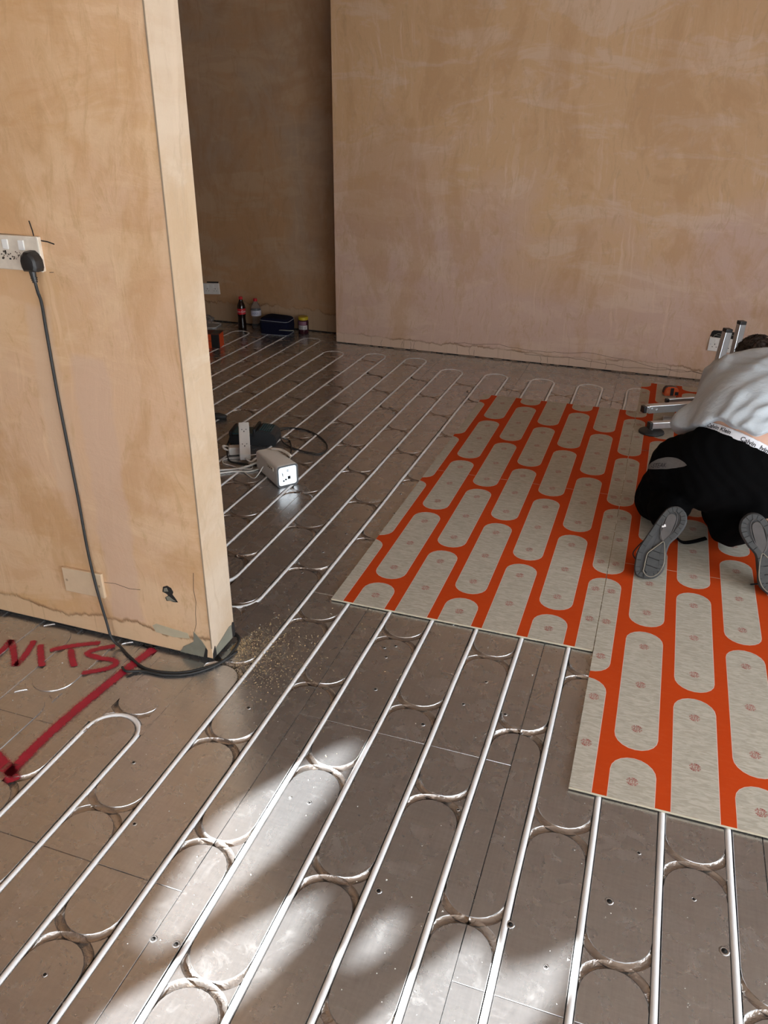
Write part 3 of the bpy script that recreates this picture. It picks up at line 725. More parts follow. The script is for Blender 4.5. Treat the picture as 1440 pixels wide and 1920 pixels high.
# lunch bag
lb = empty('lunch_bag', (-2.655, 5.545, 0), .10); tag(lb, 'navy blue soft lunch bag with pale piping beside the clear bottle', 'bag')
M_navy = plain('navy_fabric', (.006, .0065, .02), .95, bump=.4, scale=200, Specular_IOR_Level=.15)
def rrect(hx, hy, r, n=5):
    P = []
    for cx, cy_, a in ((hx-r, -hy+r, -PI/2), (hx-r, hy-r, 0), (-hx+r, hy-r, PI/2), (-hx+r, -hy+r, PI)):
        for i in range(n+1): q = a+PI/2*i/n; P.append((cx+r*math.cos(q), cy_+r*math.sin(q)))
    return P
v = []; base = rrect(.115, .085, .03); nn = len(base)
lev = [(0, .93), (.008, .98), (.06, 1.02), (.105, 1.0), (.113, .985), (.122, .93), (.128, .75), (.131, .35)]
for z, sc in lev:
    for a, b in base: v.append((a*sc, b*sc, z+.012*(1-abs(a)/.115)*(1 if z > .12 else 0)-.006*(a > .05)*(z > .1)))
f = [(k*nn+i, k*nn+(i+1) % nn, (k+1)*nn+(i+1) % nn, (k+1)*nn+i) for k in range(len(lev)-1) for i in range(nn)]+[tuple((len(lev)-1)*nn+i for i in range(nn)), tuple(reversed(range(nn)))]
mesh('bag_body', v, f, M_navy, lb, True)
M_pip = plain('pale_piping', (.30, .31, .34), .6)
for z, sc in ((.110, 1.005), (.004, .975)):
    P = [(a*sc, b*sc, z-.006*(a > .05)*(z > .1)) for a, b in base]; MB().tube(P+[P[0]], .0022, 6, cap=False).build('piping', M_pip, lb, smooth=True)
mb = MB(); mb.tube(spline([(.050, -.088, .045), (.085, -.096, .048), (.125, -.090, .046), (.155, -.07, .044)], 6), .0125, 6, flat=.25); mb.build('strap', plain('grey_green_webbing', (.30, .32, .28), .7), lb, smooth=True)
mb = MB(); mb.tube([(-.10, -.0865, .098), (.06, -.0865, .098), (.11, -.07, .098)], .0018, 5); mb.build('zip', M_black, lb)
# jar
jr = empty('jar', (-2.462, 5.605, 0)); tag(jr, 'dark jar with yellow screw lid right of the lunch bag', 'jar')
MB().lathe([(.036, 0), (.040, .004), (.041, .09), (.037, .102), (.033, .106), (0, .106)], 20).build('jar_body', plain('dark_chutney', (.045, .012, .018), .12), jr, smooth=True)
MB().lathe([(.0375, .106), (.0385, .108), (.0385, .126), (.0365, .129), (0, .1285)], 24).build('lid', plain('yellow_lid', (.50, .36, .015), .4), jr, sharp=40)
for z0, z1, a0, a1, m in ((.070, .098, -2.3, -.6, plain('mauve_label', (.20, .08, .12), .5)), (.036, .068, -2.2, -.4, plain('white_label', (.46, .43, .42), .5))):
    v = []; f = []
    for i in range(11):
        a = a0+(a1-a0)*i/10
        for z in (z0, z1): v.append((.0416*math.cos(a), .0416*math.sin(a), z))
    f = [(2*i, 2*i+2, 2*i+3, 2*i+1) for i in range(10)]; q = mesh('label', v, f, m, jr, True)
    if z1 < .07:
        mb = MB()
        for r_ in range(4):
            for cN in range(7):
                if random.random() < .8:
                    a = a0+.25+cN*.19; mb.box((-.0030, -.0002, -.0014), (.0030, .0002, .0014), Matrix.Translation((.0420*math.cos(a), .0420*math.sin(a), z0+.005+r_*.0065)) @ Matrix.Rotation(a+PI/2, 4, 'Z'))
        mb.build('label_print', M_black, q)
# orange storage box
ob = empty('tool_case', (-2.985, 4.995, 0), .22); tag(ob, 'small orange box with black circles and black end, half behind the partition', 'box')
M_or = plain('bright_orange_card', (.62, .075, .012), .5, var=.06)
MB().box((-.14, -.055, 0), (.14, .055, .105), b=.003).build('case_body', M_or, ob, sharp=40)
mb = MB()
for x in (-.09, -.02, .045):
    for z in (.030, .076):
        mb.lathe([(.0155, 0), (.0155, .0008), (0, .0008)], 16, Matrix.Translation((x, -.055, z)) @ Matrix.Rotation(PI/2, 4, 'X'))
mb.build('black_discs', M_black, ob)
mb = MB(); mb.box((.082, -.0562, .002), (.1412, -.0535, .102)); mb.box((.082, -.0562, .098), (.128, .056, .1062)); mb.build('black_panel', M_black, ob)
mb = MB()
for k in range(4): mb.box((.088+.011*k, -.0575, .012), (.094+.011*k, -.0550, .094))
mb.build('panel_ribs', M_dark, ob)
mb = MB(); mb.box((-.14, -.0562, .0525), (.082, -.0545, .0555)); mb.box((-.142, -.0566, .1005), (.142, .0566, .1058)); mb.build('dark_edging', plain('dark_edge', (.10, .025, .015), .6), ob)
# clear tray with crumpled film
tr = empty('clear_tray', (-3.30, 5.545, 0), .2); tag(tr, 'clear plastic food tub on a lid, half hidden behind the partition', 'tub')
M_film = clear_plastic('crumpled_film', (.80, .84, .90), .18)
pts = rrect(.12, .085, .03); mb = MB(); mb.prism(pts, 0, .006); mb.build('tub_lid', plain('pale_tub_plastic', (.34, .35, .36), .3), tr)
MB().tube([(a, b, .007) for a, b in pts]+[(pts[0][0], pts[0][1], .007)], .0022, 6, cap=False).build('tub_rim', M_white, tr, smooth=True)
bm = bmesh.new(); bmesh.ops.create_icosphere(bm, subdivisions=3, radius=1)
for q in bm.verts:
    nz = noise.noise(q.co*2.3)*.35; q.co = Vector((q.co.x*.075*(1+nz), q.co.y*.06*(1+nz), .0065+.042*(1+q.co.z*(1+nz*.6))))
me = bpy.data.meshes.new('wrapper'); bm.to_mesh(me); bm.free(); me.materials.append(M_film); o = bpy.data.objects.new('wrapper', me); C.objects.link(o); o.parent = tr

# ------------------------------------------------------------------ charger, extension lead and lamp behind the partition
ch = empty('battery_charger', (-1.757, 3.425, 0), .22); tag(ch, 'black battery charger with teal grille and its black lead on the foil', 'charger')
M_teal = plain('teal_plastic', (.025, .085, .10), .4); M_chg = plain('charcoal_plastic', (.020, .022, .024), .45, bump=.2, scale=300)
sec = [(-.085, 0), (.085, 0), (.092, .015), (.088, .050), (.070, .066), (.020, .072), (.005, .050), (-.080, .046), (-.090, .03), (-.092, .012)]
M_yz = Matrix(((0, 0, 1, 0), (1, 0, 0, 0), (0, 1, 0, 0), (0, 0, 0, 1)))
M_xz = Matrix(((1, 0, 0, 0), (0, 0, -1, 0), (0, 1, 0, 0), (0, 0, 0, 1)))
mb = MB(); mb.prism([(a*1.35, b*1.12) for a, b in sec], -.062, .062, M_xz)
cbod = mb.build('charger_body', M_chg, ch); bm = bmesh.new(); bm.from_mesh(cbod.data); bmesh.ops.recalc_face_normals(bm, faces=bm.faces); bmesh.ops.bevel(bm, geom=bm.edges[:], offset=.004, segments=2, affect='EDGES'); bm.to_mesh(cbod.data); bm.free()
mb = MB()
for k in range(6): mb.box((.038+.011*k, -.048, .0800-.0012*k), (.043+.011*k, .048, .0835-.0014*k))
mb.build('grille', M_teal, ch)
MB().box((-.105, -.05, .051), (0.0, .05, .058), b=.002).build('battery_rails', M_teal, ch, sharp=40)
mb = MB(); mb.box((.006, -.063, .04), (.020, .063, .088), b=.003); mb.box((-.118, -.063, .042), (-.104, .063, .070), b=.003); mb.build('side_ridges', M_black, ch, sharp=40)
gv, gf = text_mesh('18V', .022); mesh('charger_label', [(x+.085, y-.012, .0790) for x, y, z in gv], gf, plain('grey_print', (.25, .26, .26), .5), ch)
R22 = Matrix.Rotation(-.22, 4, 'Z')
def chl(P): return [tuple(R22 @ (Vector(p)-Vector((-1.757, 3.425, 0)))) for p in P]
lead = [(-1.72, 3.50, .04), (-1.715, 3.60, .012), (-1.68, 3.652, .004), (-1.60, 3.66, .004), (-1.50, 3.615, .004), (-1.405, 3.52, .004), (-1.362, 3.43, .004), (-1.375, 3.375, .004), (-1.43, 3.368, .004), (-1.53, 3.395, .004), (-1.60, 3.43, .010), (-1.628, 3.455, .03)]
MB().tube(chl(spline(lead, 8)), .0036, 7).build('lead', M_rubber, ch, smooth=True)
lead = [(-1.628, 3.465, .02), (-1.60, 3.485, .006), (-1.575, 3.46, .004), (-1.525, 3.36, .004), (-1.49, 3.25, .004), (-1.50, 3.185, .004), (-1.58, 3.14, .004), (-1.69, 3.128, .004), (-1.75, 3.14, .004), (-1.81, 3.225, .004), (-1.865, 3.33, .004), (-1.885, 3.40, .010), (-1.875, 3.45, .02)]
MB().tube(chl(spline(lead, 8)), .0036, 7).build('lead', M_rubber, ch, smooth=True)
# four-way lead, tipped up against the charger
ax = Vector((-1.772, 3.345, .112))-Vector((-1.672, 3.160, .028)); ax.normalize()
side = ax.cross(Vector((0, 0, 1))).normalized(); nrm = side.cross(ax).normalized()
ex = empty('extension_lead', (0, 0, 0)); tag(ex, 'white two gang extension strip propped against the black charger, with white flex', 'extension lead')
ME = frame_of(ax, -side, -side.cross(ax)*-1 if False else nrm, (-1.720, 3.247, .072))
if ME.to_3x3().determinant() < 0: ME = frame_of(ax, side, nrm, (-1.720, 3.247, .072))
MB().box((-.118, -.026, -.018), (.118, .026, .018), ME, b=.004).build('strip_body', M_white, ex, sharp=40)
mb = MB()
for c in (-.055, .05):
    mb.box((c-.006, -.0022, .0178), (c+.002, .0022, .0186), ME); mb.box((c+.010, -.013, .0178), (c+.0145, -.008, .0186), ME); mb.box((c+.010, .008, .0178), (c+.0145, .013, .0186), ME)
mb.build('pin_holes', M_dark, ex)
MB().tube(spline([ME @ Vector((-.116, 0, -.004)), (-1.645, 3.135, .022), (-1.60, 3.14, .006), (-1.57, 3.10, .005), (-1.60, 3.05, .005), (-1.66, 3.03, .005), (-1.72, 2.985, .005), (-1.85, 2.9, .005)], 8), .0042, 8).build('flex', M_white, ex, smooth=True)
# white adaptor behind the strip
ad = empty('usb_adaptor', (-1.765, 3.235, 0), .5); tag(ad, 'small white plug adaptor lying behind the extension strip', 'adaptor')
MB().box((-.035, -.022, .001), (.028, .022, .042), b=.006).build('adaptor_body', M_white, ad, sharp=40)
MB().tube(spline([(-.034, 0, .022), (-.055, .004, .03), (-.062, .025, .036), (-.045, .035, .03), (-.03, .02, .03)], 6), .0052, 8).build('hanging_loop', M_white, ad, smooth=True)
# lamp: white square-section body, glowing face
A, B = Vector((-1.548, 3.128)), Vector((-1.360, 2.975))
d = (B-A).normalized(); rot = math.atan2(d.y, d.x)
la = empty('work_lamp', ((A.x+B.x)/2, (A.y+B.y)/2, 0), rot); tag(la, 'white square bodied lamp lying on the foil with its face lit', 'lamp')
Ln = (B-A).length/2; hw = .052
sq = rrect(hw, hw, .014, 5); nn = len(sq)
v = []
for xx, sc in ((-Ln, .80), (-Ln+.004, .90), (Ln-.012, 1.0), (Ln-.004, 1.0), (Ln, .965), (Ln, .90), (Ln-.006, .87)):
    v += [(xx, a*sc, hw+b*sc) for a, b in sq]
f = [(k*nn+i, k*nn+(i+1) % nn, (k+1)*nn+(i+1) % nn, (k+1)*nn+i) for k in range(6) for i in range(nn)]+[tuple(reversed(range(nn)))]
mesh('lamp_body', v, f, plain('lamp_white', (.80, .78, .73), .4, var=.04), la, True).data.set_sharp_from_angle(angle=math.radians(35))
v = []
for sc in (1.005, .86): v += [(Ln+.0008, a*sc*.99, hw+b*sc*.99) for a, b in sq]
mesh('bezel', v, [(i, (i+1) % nn, nn+(i+1) % nn, nn+i) for i in range(nn)], plain('grey_bezel', (.10, .105, .11), .4), la)
t = NT('lit_diffuser'); v_ = t.coord(); t.set(Base_Color=(.8, .85, .9, 1), Emission_Color=(.86, .95, 1.0, 1), Emission_Strength=t.ramp(t.noise(v_, 60, 3), (.3, .26), (.6, .46)))
lf = mesh('lit_face', [(Ln-.004, a*.87, hw+b*.87) for a, b in sq], [tuple(range(nn))], t.m, la)
mb = MB()
for (a, b, ww, hh) in ((.008, -.012, .013, .014), (-.008, -.019, .008, .007), (-.019, -.024, .007, .007), (.002, .026, .008, .002), (.002, .020, .008, .002), (-.025, .01, .002, .012), (-.022, .005, .0015, .014)):
    mb.box((Ln-.0038, a-ww/2, hw+b-hh/2), (Ln-.0030, a+ww/2, hw+b+hh/2))
mb.build('face_print', M_dark, lf)
sv = MB(); P = rrect(.008, .045, .006); sv.prism([(a, b) for a, b in P], 0, .004, frame_of((1, 0, 0), (0, 0, 1), (0, -1, 0), (.055, -hw-.0, hw+.008))); 
mb = MB(); mb.box((.015, -hw-.0025, hw+.018), (.085, -hw+.001, hw+.036), b=.001); mb.build('side_tab', plain('cream_tab', (.74, .68, .58), .5), la)
mb = MB()
for k in range(3): mb.lathe([(.0032, 0), (.0032, .001), (0, .001)], 8, Matrix.Translation((.035+.016*k, -hw-.0025, hw+.026)) @ Matrix.Rotation(PI/2, 4, 'X'))
mb.build('side_buttons', M_dark, la)
mb = MB(); mb.tube(spline([(-.09, .02, 2*hw+.002), (-.03, .045, 2*hw+.010), (.035, .055, 2*hw+.006), (.045, .052, 2*hw+.002)], 6), .0065, 8); mb.build('handle', plain('cream_handle', (.70, .64, .56), .5), la, smooth=True)
wires = tag(MB().tube(spline([(-1.50, 3.01, .062), (-1.515, 2.985, .03), (-1.545, 2.99, .005), (-1.62, 3.04, .004), (-1.70, 3.085, .004), (-1.76, 3.10, .004), (-1.78, 3.15, .004), (-1.70, 3.19, .004), (-1.63, 3.13, .008), (-1.60, 3.08, .007), (-1.66, 3.06, .007), (-1.74, 3.02, .004), (-1.90, 2.95, .004)], 8), .0026, 7).build('thin_flex', M_white, smooth=True), 'thin white flex looping between the lamp and the partition', 'cable')
wires = tag(MB().tube(spline([(-1.565, 3.115, .05), (-1.60, 3.12, .02), (-1.66, 3.07, .004), (-1.75, 3.01, .004), (-1.88, 2.94, .004)], 8), .0055, 8).build('lamp_cable', M_white, smooth=True), 'thick white cable from the back of the lit lamp', 'cable')
tag(MB().tube([(-2.16, 3.62, .012), (-2.14, 3.64, .014), (-2.10, 3.66, .014), (-2.06, 3.665, .012)], [.014, .02, .02, .013], 10).build('cable_connector', M_rubber, smooth=True), 'black cable connector just showing past the partition edge', 'connector')

# ------------------------------------------------------------------ folding steel stand behind the man
st = empty('steel_stand', (.62, 4.55, 0)); tag(st, 'folding galvanised steel stand with square legs and black end caps beside the kneeling man', 'stand')
def stl(p): return Vector(p)-Vector((.62, 4.55, 0))
def leg(a, b, w_, name='leg', split=None, rollv=(0, 0, 1), cap0=True):
    """square tube from a to b with a black plug at a; split: fraction where a wider sleeve begins"""
    a, b = stl(a), stl(b); x = (b-a); Lg = x.length; x.normalize()
    y = Vector(rollv).cross(x).normalized(); z = x.cross(y)
    M = frame_of(x, y, z, a); h = w_/2
    mb = MB(); mb.box((.004, -h, -h), (Lg, h, h), M, b=.002)
    if split: mb.box((split, -h-.0035, -h-.0035), (Lg, h+.0035, h+.0035), M, b=.002)
    o = mb.build(name, M_steel, st, sharp=30)
    if cap0:
        MB().box((-.003, -h-.0006, -h-.0006), (.016, h+.0006, h+.0006), M, b=.003).build('end_cap', M_black, o, sharp=40)
    if split:
        mb = MB(); mb.lathe([(.0075, 0), (.0075, .006), (.005, .007), (.005, .012), (0, .012)], 8, M @ Matrix.Translation((split+.03, h+.003, 0)) @ Matrix.Rotation(-PI/2, 4, 'X'))
        mb.lathe([(.0065, 0), (.0065, .005), (0, .0055)], 8, M @ Matrix.Translation((split+.02, -h-.003, .004)) @ Matrix.Rotation(PI/2, 4, 'X'))
        mb.lathe([(.0065, 0), (.0065, .005), (0, .0055)], 8, M @ Matrix.Translation((split+.05, -h-.003, -.003)) @ Matrix.Rotation(PI/2, 4, 'X'))
        mb.build('lock_bolts', M_steel, o, sharp=40)
    return o
leg((.1065, 4.40, .083), (.86, 4.90, .07), .036, split=.026)
leg((.223, 4.60, .083), (.86, 4.98, .09), .022)
leg((.150, 4.235, .052), (.84, 4.62, .05), .034)
leg((.4565, 4.42, .548), (.421, 4.42, .03), .036, split=.19, rollv=(.55, -1, 0), cap0=True)
leg((.5175, 4.45, .586), (.502, 4.45, .03), .034, split=.215, rollv=(.55, -1, 0))
MB().box((.22, -.18, .035), (.26, .46, .07), b=.003).build('cross_bar', M_steel, st, sharp=30)
MB().box((-.40, -.20, .0105), (-.22, -.07, .035), b=.004).build('foot_plate', M_steel, st, sharp=30)
Md = Matrix.Translation(stl((.168, 4.245, .0105)))
MB().lathe([(.066, 0), (.067, .004), (.064, .010), (.050, .012), (.012, .0135), (0, .014)], 28, Md).build('rubber_foot', M_rubber, st, sharp=40)
MB().lathe([(.006, .012), (.006, .05), (0, .05)], 10, Md).build('foot_stem', M_steel, st, sharp=40)

# tape measure
tm = empty('tape_measure', (.249, 4.955, .0105), .30); tag(tm, 'orange and black tape measure standing on the printed board by the wall', 'tape measure')
M_tor = plain('tape_orange', (.60, .10, .02), .45)
prof = [(-.040, 0), (.040, 0), (.044, .010), (.043, .034), (.034, .050), (.006, .056), (-.030, .055), (-.042, .040), (-.045, .014)]
def yprism(poly, h, mat, name, par, bev=.004):
    mb = MB(); mb.prism(poly, -h, h, M_xz); o = mb.build(name, mat, par)
    bm = bmesh.new(); bm.from_mesh(o.data); bmesh.ops.recalc_face_normals(bm, faces=bm.faces); bmesh.ops.bevel(bm, geom=bm.edges[:], offset=bev, segments=2, affect='EDGES'); bm.to_mesh(o.data); bm.free(); return o
yprism(prof, .022, M_tor, 'tape_body', tm)
yprism([(a*1.03, b*1.0+.001) for a, b in prof if b > .03 or a < -.03]+[(-.03, .02)], .015, M_black, 'rubber_grip', tm, .002)
mb = MB(); mb.box((-.008, -.0236, .004), (.012, -.021, .050)); mb.box((.020, -.0240, .006), (.041, -.0215, .026)); mb.box((-.042, -.015, .01), (-.036, .015, .04)); stuff(mb.build('black_bands', M_black, tm))
MB().box((.036, -.008, .006), (.046, .010, .013), b=.001).build('hook', M_steel, tm)
MB().box((-.030, -.0242, .016), (-.014, -.0218, .036)).build('badge', plain('badge_orange', (.62, .16, .05), .5), tm)

# ------------------------------------------------------------------ distance-field figure
class Field:
    def __init__(s, lo, hi, h):
        s.lo, s.h = np.array(lo, float), h; s.n = tuple(int((b-a)/h)+1 for a, b in zip(lo, hi)); s.f = np.full(s.n, .06, np.float32)
    def sl(s, lo, hi):
        a = [max(0, int((l-o)/s.h)) for l, o in zip(lo, s.lo)]; b = [min(n, int((l-o)/s.h)+2) for l, o, n in zip(hi, s.lo, s.n)]
        return tuple(slice(i, max(i, j)) for i, j in zip(a, b))
    def xyz(s, q): return np.meshgrid(*[np.arange(k.start, k.stop)*s.h+o for k, o in zip(q, s.lo)], indexing='ij', sparse=True)
    def put(s, q, d, k):
        a = s.f[q]
        if k > 0: m = np.clip(.5+.5*(a-d)/k, 0, 1); s.f[q] = a*(1-m)+d*m-k*m*(1-m)
        else: s.f[q] = np.minimum(a, d)
    def cap(s, a, b, ra, rb, k=.03, g=0.0, sq=None):
        a, b = np.array(a, float), np.array(b, float); ra += g; rb += g; R = max(ra, rb)+.06+k
        q = s.sl(np.minimum(a, b)-R, np.maximum(a, b)+R); x, y, z = s.xyz(q)
        d = b-a; L = max(1e-9, d@d)
        t_ = np.clip(((x-a[0])*d[0]+(y-a[1])*d[1]+(z-a[2])*d[2])/L, 0, 1)
        s.put(q, np.sqrt((x-a[0]-d[0]*t_)**2+(y-a[1]-d[1]*t_)**2+(z-a[2]-d[2]*t_)**2)-(ra+(rb-ra)*t_), k); return s
    def ell(s, c, r, k=.03, g=0.0, M=None):
        c = np.array(c, float); r = np.array(r, float)+g; R = max(r)+.06+k
        q = s.sl(c-R, c+R); x, y, z = s.xyz(q); p = [x-c[0], y-c[1], z-c[2]]
        if M is not None: p = [sum(M[i][j]*p[j] for j in range(3)) for i in range(3)]
        k0 = np.sqrt(sum((p[i]/r[i])**2 for i in range(3))); k1 = np.sqrt(sum((p[i]/r[i]**2)**2 for i in range(3)))+1e-6
        s.put(q, k0*(k0-1)/k1, k); return s
    def all(s): return s.xyz(tuple(slice(0, n) for n in s.n))
    def cut(s, n, p, fn=None):
        """keep the side the normal points to"""
        n = np.array(n, float)/np.linalg.norm(n); x, y, z = s.all()
        d = -((x-p[0])*n[0]+(y-p[1])*n[1]+(z-p[2])*n[2])
        if fn is not None: d = d+fn(x, y, z)
        s.f = np.maximum(s.f, d); return s
    def mesh(s, name, mat, parent, keep=None):
        f = s.f; f = np.pad(f, 1, constant_values=.06); o = s.lo-s.h; h = s.h
        ins = f < 0; n0, n1, n2 = (k-1 for k in f.shape)
        cnt = np.zeros((n0, n1, n2), np.float32); P = np.zeros((n0, n1, n2, 3), np.float32)
        cor = [(i, j, k) for i in (0, 1) for j in (0, 1) for k in (0, 1)]
        for a in cor:
            for ax in range(3):
                if a[ax]: continue
                b = list(a); b[ax] = 1
                fa = f[a[0]:a[0]+n0, a[1]:a[1]+n1, a[2]:a[2]+n2]; fb = f[b[0]:b[0]+n0, b[1]:b[1]+n1, b[2]:b[2]+n2]
                m = (fa < 0) != (fb < 0)
                t_ = fa[m]/(fa[m]-fb[m]); cnt[m] += 1
                for c in range(3): P[..., c][m] += a[c]+(t_ if c == ax else 0)
        act = cnt > 0; idx = np.full(act.shape, -1, np.int64); idx[act] = np.arange(act.sum())
        I = np.stack(np.nonzero(act), -1).astype(np.float32)
        V = (I+P[act]/cnt[act][:, None])*h+o
        F = []
        for ax in range(3):
            u_, w_ = [(1, 2), (2, 0), (0, 1)][ax]
            sh = [slice(1, n0), slice(1, n1), slice(1, n2)]; sh[ax] = slice(0, (n0, n1, n2)[ax])
            g0 = ins[tuple(sh)]; s1_ = list(sh); s1_[ax] = slice(sh[ax].start+1, sh[ax].stop+1); g1 = ins[tuple(s1_)]
            e = np.stack(np.nonzero(g0 != g1), -1)
            if not len(e): continue
            fl = g0[tuple(e.T)]; e = e.copy()
            for c in range(3):
                if c != ax: e[:, c] += 1
            def vid(du, dw):
                q = e.copy(); q[:, u_] += du; q[:, w_] += dw; return idx[tuple(q.T)]
            Q = np.stack([vid(-1, -1), vid(0, -1), vid(0, 0), vid(-1, 0)], -1)
            Q[~fl] = Q[~fl][:, ::-1]; F.append(Q)
        F = np.concatenate(F); F = F[(F >= 0).all(1)]
        return mesh(name, V.tolist(), F.tolist(), mat, parent, True)

pe = empty('person', (.48, 3.05, 0)); tag(pe, 'person kneeling on the printed boards, seen from behind, in a grey T-shirt and black trousers', 'person')
OFF = Vector((.48, 3.05, 0))
def pl(o):
    """put a mesh built in room coordinates under the person"""
    o.data.transform(Matrix.Translation(-OFF)); return o
M_skin = plain('skin', (.56, .33, .235), .5, scale=30, var=.08, bump=.05, Subsurface_Weight=.15, Subsurface_Radius=(.01, .004, .002))
PEL, WST, CHT, SHO = (.475, 3.035, .335), (.525, 3.10, .475), (.575, 3.30, .550), (.60, 3.47, .562)
SL_, SR_ = (.420, 3.47, .535), (.785, 3.44, .560)
EL, ER = (.335, 3.62, .33), (.90, 3.22, .42)
HL, HRW = (.36, 3.78, .075), (.712, 3.13, .225)
KL, KR, AL, AR = (.215, 3.20, .085), (.485, 3.20, .085), (.268, 2.915, .185), (.525, 2.905, .185)
NK, HD = (.575, 3.60, .560), (.535, 3.73, .555)
def torso(F, g, k=.06):
    F.ell(PEL, (.175, .135, .125), k, g)
    F.cap(PEL, WST, .125, .120, k, g); F.cap((.42, 3.05, .40), (.44, 3.14, .49), .09, .09, k, g); F.cap((.56, 3.05, .38), (.61, 3.12, .48), .09, .09, k, g)
    F.cap(WST, CHT, .125, .135, k, g); F.cap((.455, 3.13, .49), (.45, 3.38, .56), .095, .10, k, g); F.cap((.62, 3.12, .48), (.71, 3.36, .58), .095, .10, k, g)
    F.cap(CHT, SHO, .135, .105, k, g); F.cap(SL_, SR_, .078, .078, .05, g)
def hand(F, wr, palm_to, spread, curl, thumb, r=.0088):
    """palm with four fingers and a thumb; palm_to: direction of the fingers, spread: towards the little finger, curl: towards the palm side"""
    w_, p, q, c = Vector(wr), Vector(palm_to).normalized(), Vector(spread).normalized(), Vector(curl).normalized()
    for i in range(4):
        s_ = (i-1.5)*.020
        F.cap(w_+q*s_*.5+p*.012, w_+p*.085+q*s_, .017, .013, .012)
        Ln_ = (.040, .045, .042, .033)[i]
        a = w_+p*.092+q*s_*1.05; b = a+(p*.8+c*.6).normalized()*Ln_; d_ = b+(p*.15+c).normalized()*Ln_*.72; e = d_+(c*.85-p*.45).normalized()*Ln_*.55
        F.cap(a, b, r, r*.95, .006); F.cap(b, d_, r*.95, r*.88, .004); F.cap(d_, e, r*.88, r*.75, .004)
    a = w_+p*.03-q*.028; b = a+(p*.55-q*.65+c*.45).normalized()*.042; d_ = b+(p*.8+c*.6).normalized()*.034
    F.cap(a, b, .0125, .0105, .010); F.cap(b, d_, .0105, .0085, .004)
B = Field((.08, 2.80, .0), (1.06, 4.0, .86), .0055)
torso(B, -.006)
for a, b, ra, rb in ((SL_, EL, .052, .040), (EL, HL, .040, .027), (SR_, ER, .052, .040), (ER, HRW, .040, .027)): B.cap(a, b, ra, rb, .03)
for a, b, ra, rb in (((.39, 3.03, .30), KL, .085, .055), (KL, AL, .055, .038), ((.55, 3.03, .30), KR, .085, .055), (KR, AR, .055, .038)): B.cap(a, b, ra, rb, .03)
B.cap(SHO, NK, .062, .055, .03); B.cap(NK, HD, .055, .06, .03)
hx = Vector((-.42, .88, -.22)).normalized()       # where the face looks: ahead and down
hr = Vector((0, 0, 1)).cross(hx).normalized(); hu = hx.cross(hr)
B.ell(HD, (.076, .098, .108), .03, 0, [list(hr), list(hx), list(hu)])
for s_ in (-1, 1):
    e = Vector(HD)+hr*.076*s_-hx*.005; B.ell(e, (.012, .020, .032), .008, 0, [list(hr), list(hx), list(hu)])
    e = Vector(HD)+hx*.090+hr*.032*s_+hu*.004; B.ell(e, (.015, .010, .010), .006)
fn = Vector(HD)+hx*.098; B.cap(fn+hu*.02, fn+hx*.022-hu*.022, .008, .014, .012); B.cap(fn-hu*.055-hr*.02, fn-hu*.055+hr*.02, .008, .008, .010); B.cap(Vector(HD)+hx*.06-hu*.07, Vector(HD)+hx*.082-hu*.095, .035, .024, .03)
hand(B, HL, (.05, .9, -.35), (-1, .05, 0), (0, -.1, -1), 1)
hand(B, HRW, (-.85, -.10, -.50), (.05, -.98, .1), (.25, .1, -.95), 1)
body = pl(B.mesh('body', M_skin, pe))
# trousers: one continuous cloth, cut off under the waistband
TN = Vector((.36, .44, .82)).normalized(); TP = Vector((.335, 3.045, .478))
def legs(F, g, k=.05):
    F.ell((.475, 3.005, .315), (.185, .140, .125), k, g); F.ell((.375, 2.985, .285), (.105, .115, .105), k, g); F.ell((.575, 2.985, .285), (.105, .115, .105), k, g)
    F.cap((.365, 3.045, .335), (.292, 3.095, .285), .128, .118, k, g); F.cap((.292, 3.095, .285), (.240, 3.16, .145), .114, .090, k, g); F.cap((.24, 3.16, .145), KL, .088, .074, k, g); F.cap(KL, (.262, 2.985, .135), .070, .066, .04, g); F.cap((.262, 2.985, .135), (.272, 2.925, .185), .066, .058, .03, g)
    F.cap((.575, 3.03, .345), (.49, 3.11, .20), .122, .090, k, g); F.cap((.49, 3.11, .20), KR, .088, .074, k, g); F.cap(KR, (.495, 2.99, .125), .080, .080, .04, g); F.cap((.495, 2.99, .125), (.52, 2.915, .185), .078, .060, .03, g)
    F.cap((.44, 3.0, .24), (.47, 3.02, .21), .08, .08, .05, g)
T = Field((.05, 2.74, 0), (1.0, 3.45, .66), .0075)
torso(T, .006); legs(T, 0.0)
x, y, z = T.all()
T.f = T.f+.0022*np.sin(60*z+26*x+14*np.sin(9*y)+5*np.sin(21*x))*np.clip((.42-z)*6, 0, 1)+.0015*np.sin(95*x-40*y+9*np.sin(17*z))
T.cut(-TN, TP); T.cut((0, 0, 1), (0, 0, .0104)); T.cut((0, 1, 0), (0, 2.80, 0)); T.cut((0, -1, 0), (0, 3.34, 0), lambda x, y, z: 0*x)
M_trous = plain('black_trouser_cloth', (.0016, .0015, .0017), 1.0, bump=.1, scale=240, var=.3, Specular_IOR_Level=.08)
tro = pl(T.mesh('trousers', M_trous, pe))
# underwear band
Wf = Field((.2, 2.8, .25), (.9, 3.4, .75), .0055); torso(Wf, .0035); Wf.cut(TN, TP-TN*.012); Wf.cut(-TN, TP+TN*.0265)
M_band = plain('white_elastic', (.72, .72, .76), .7, bump=.2, scale=200, var=.05)
band = pl(Wf.mesh('waistband', M_band, pe))
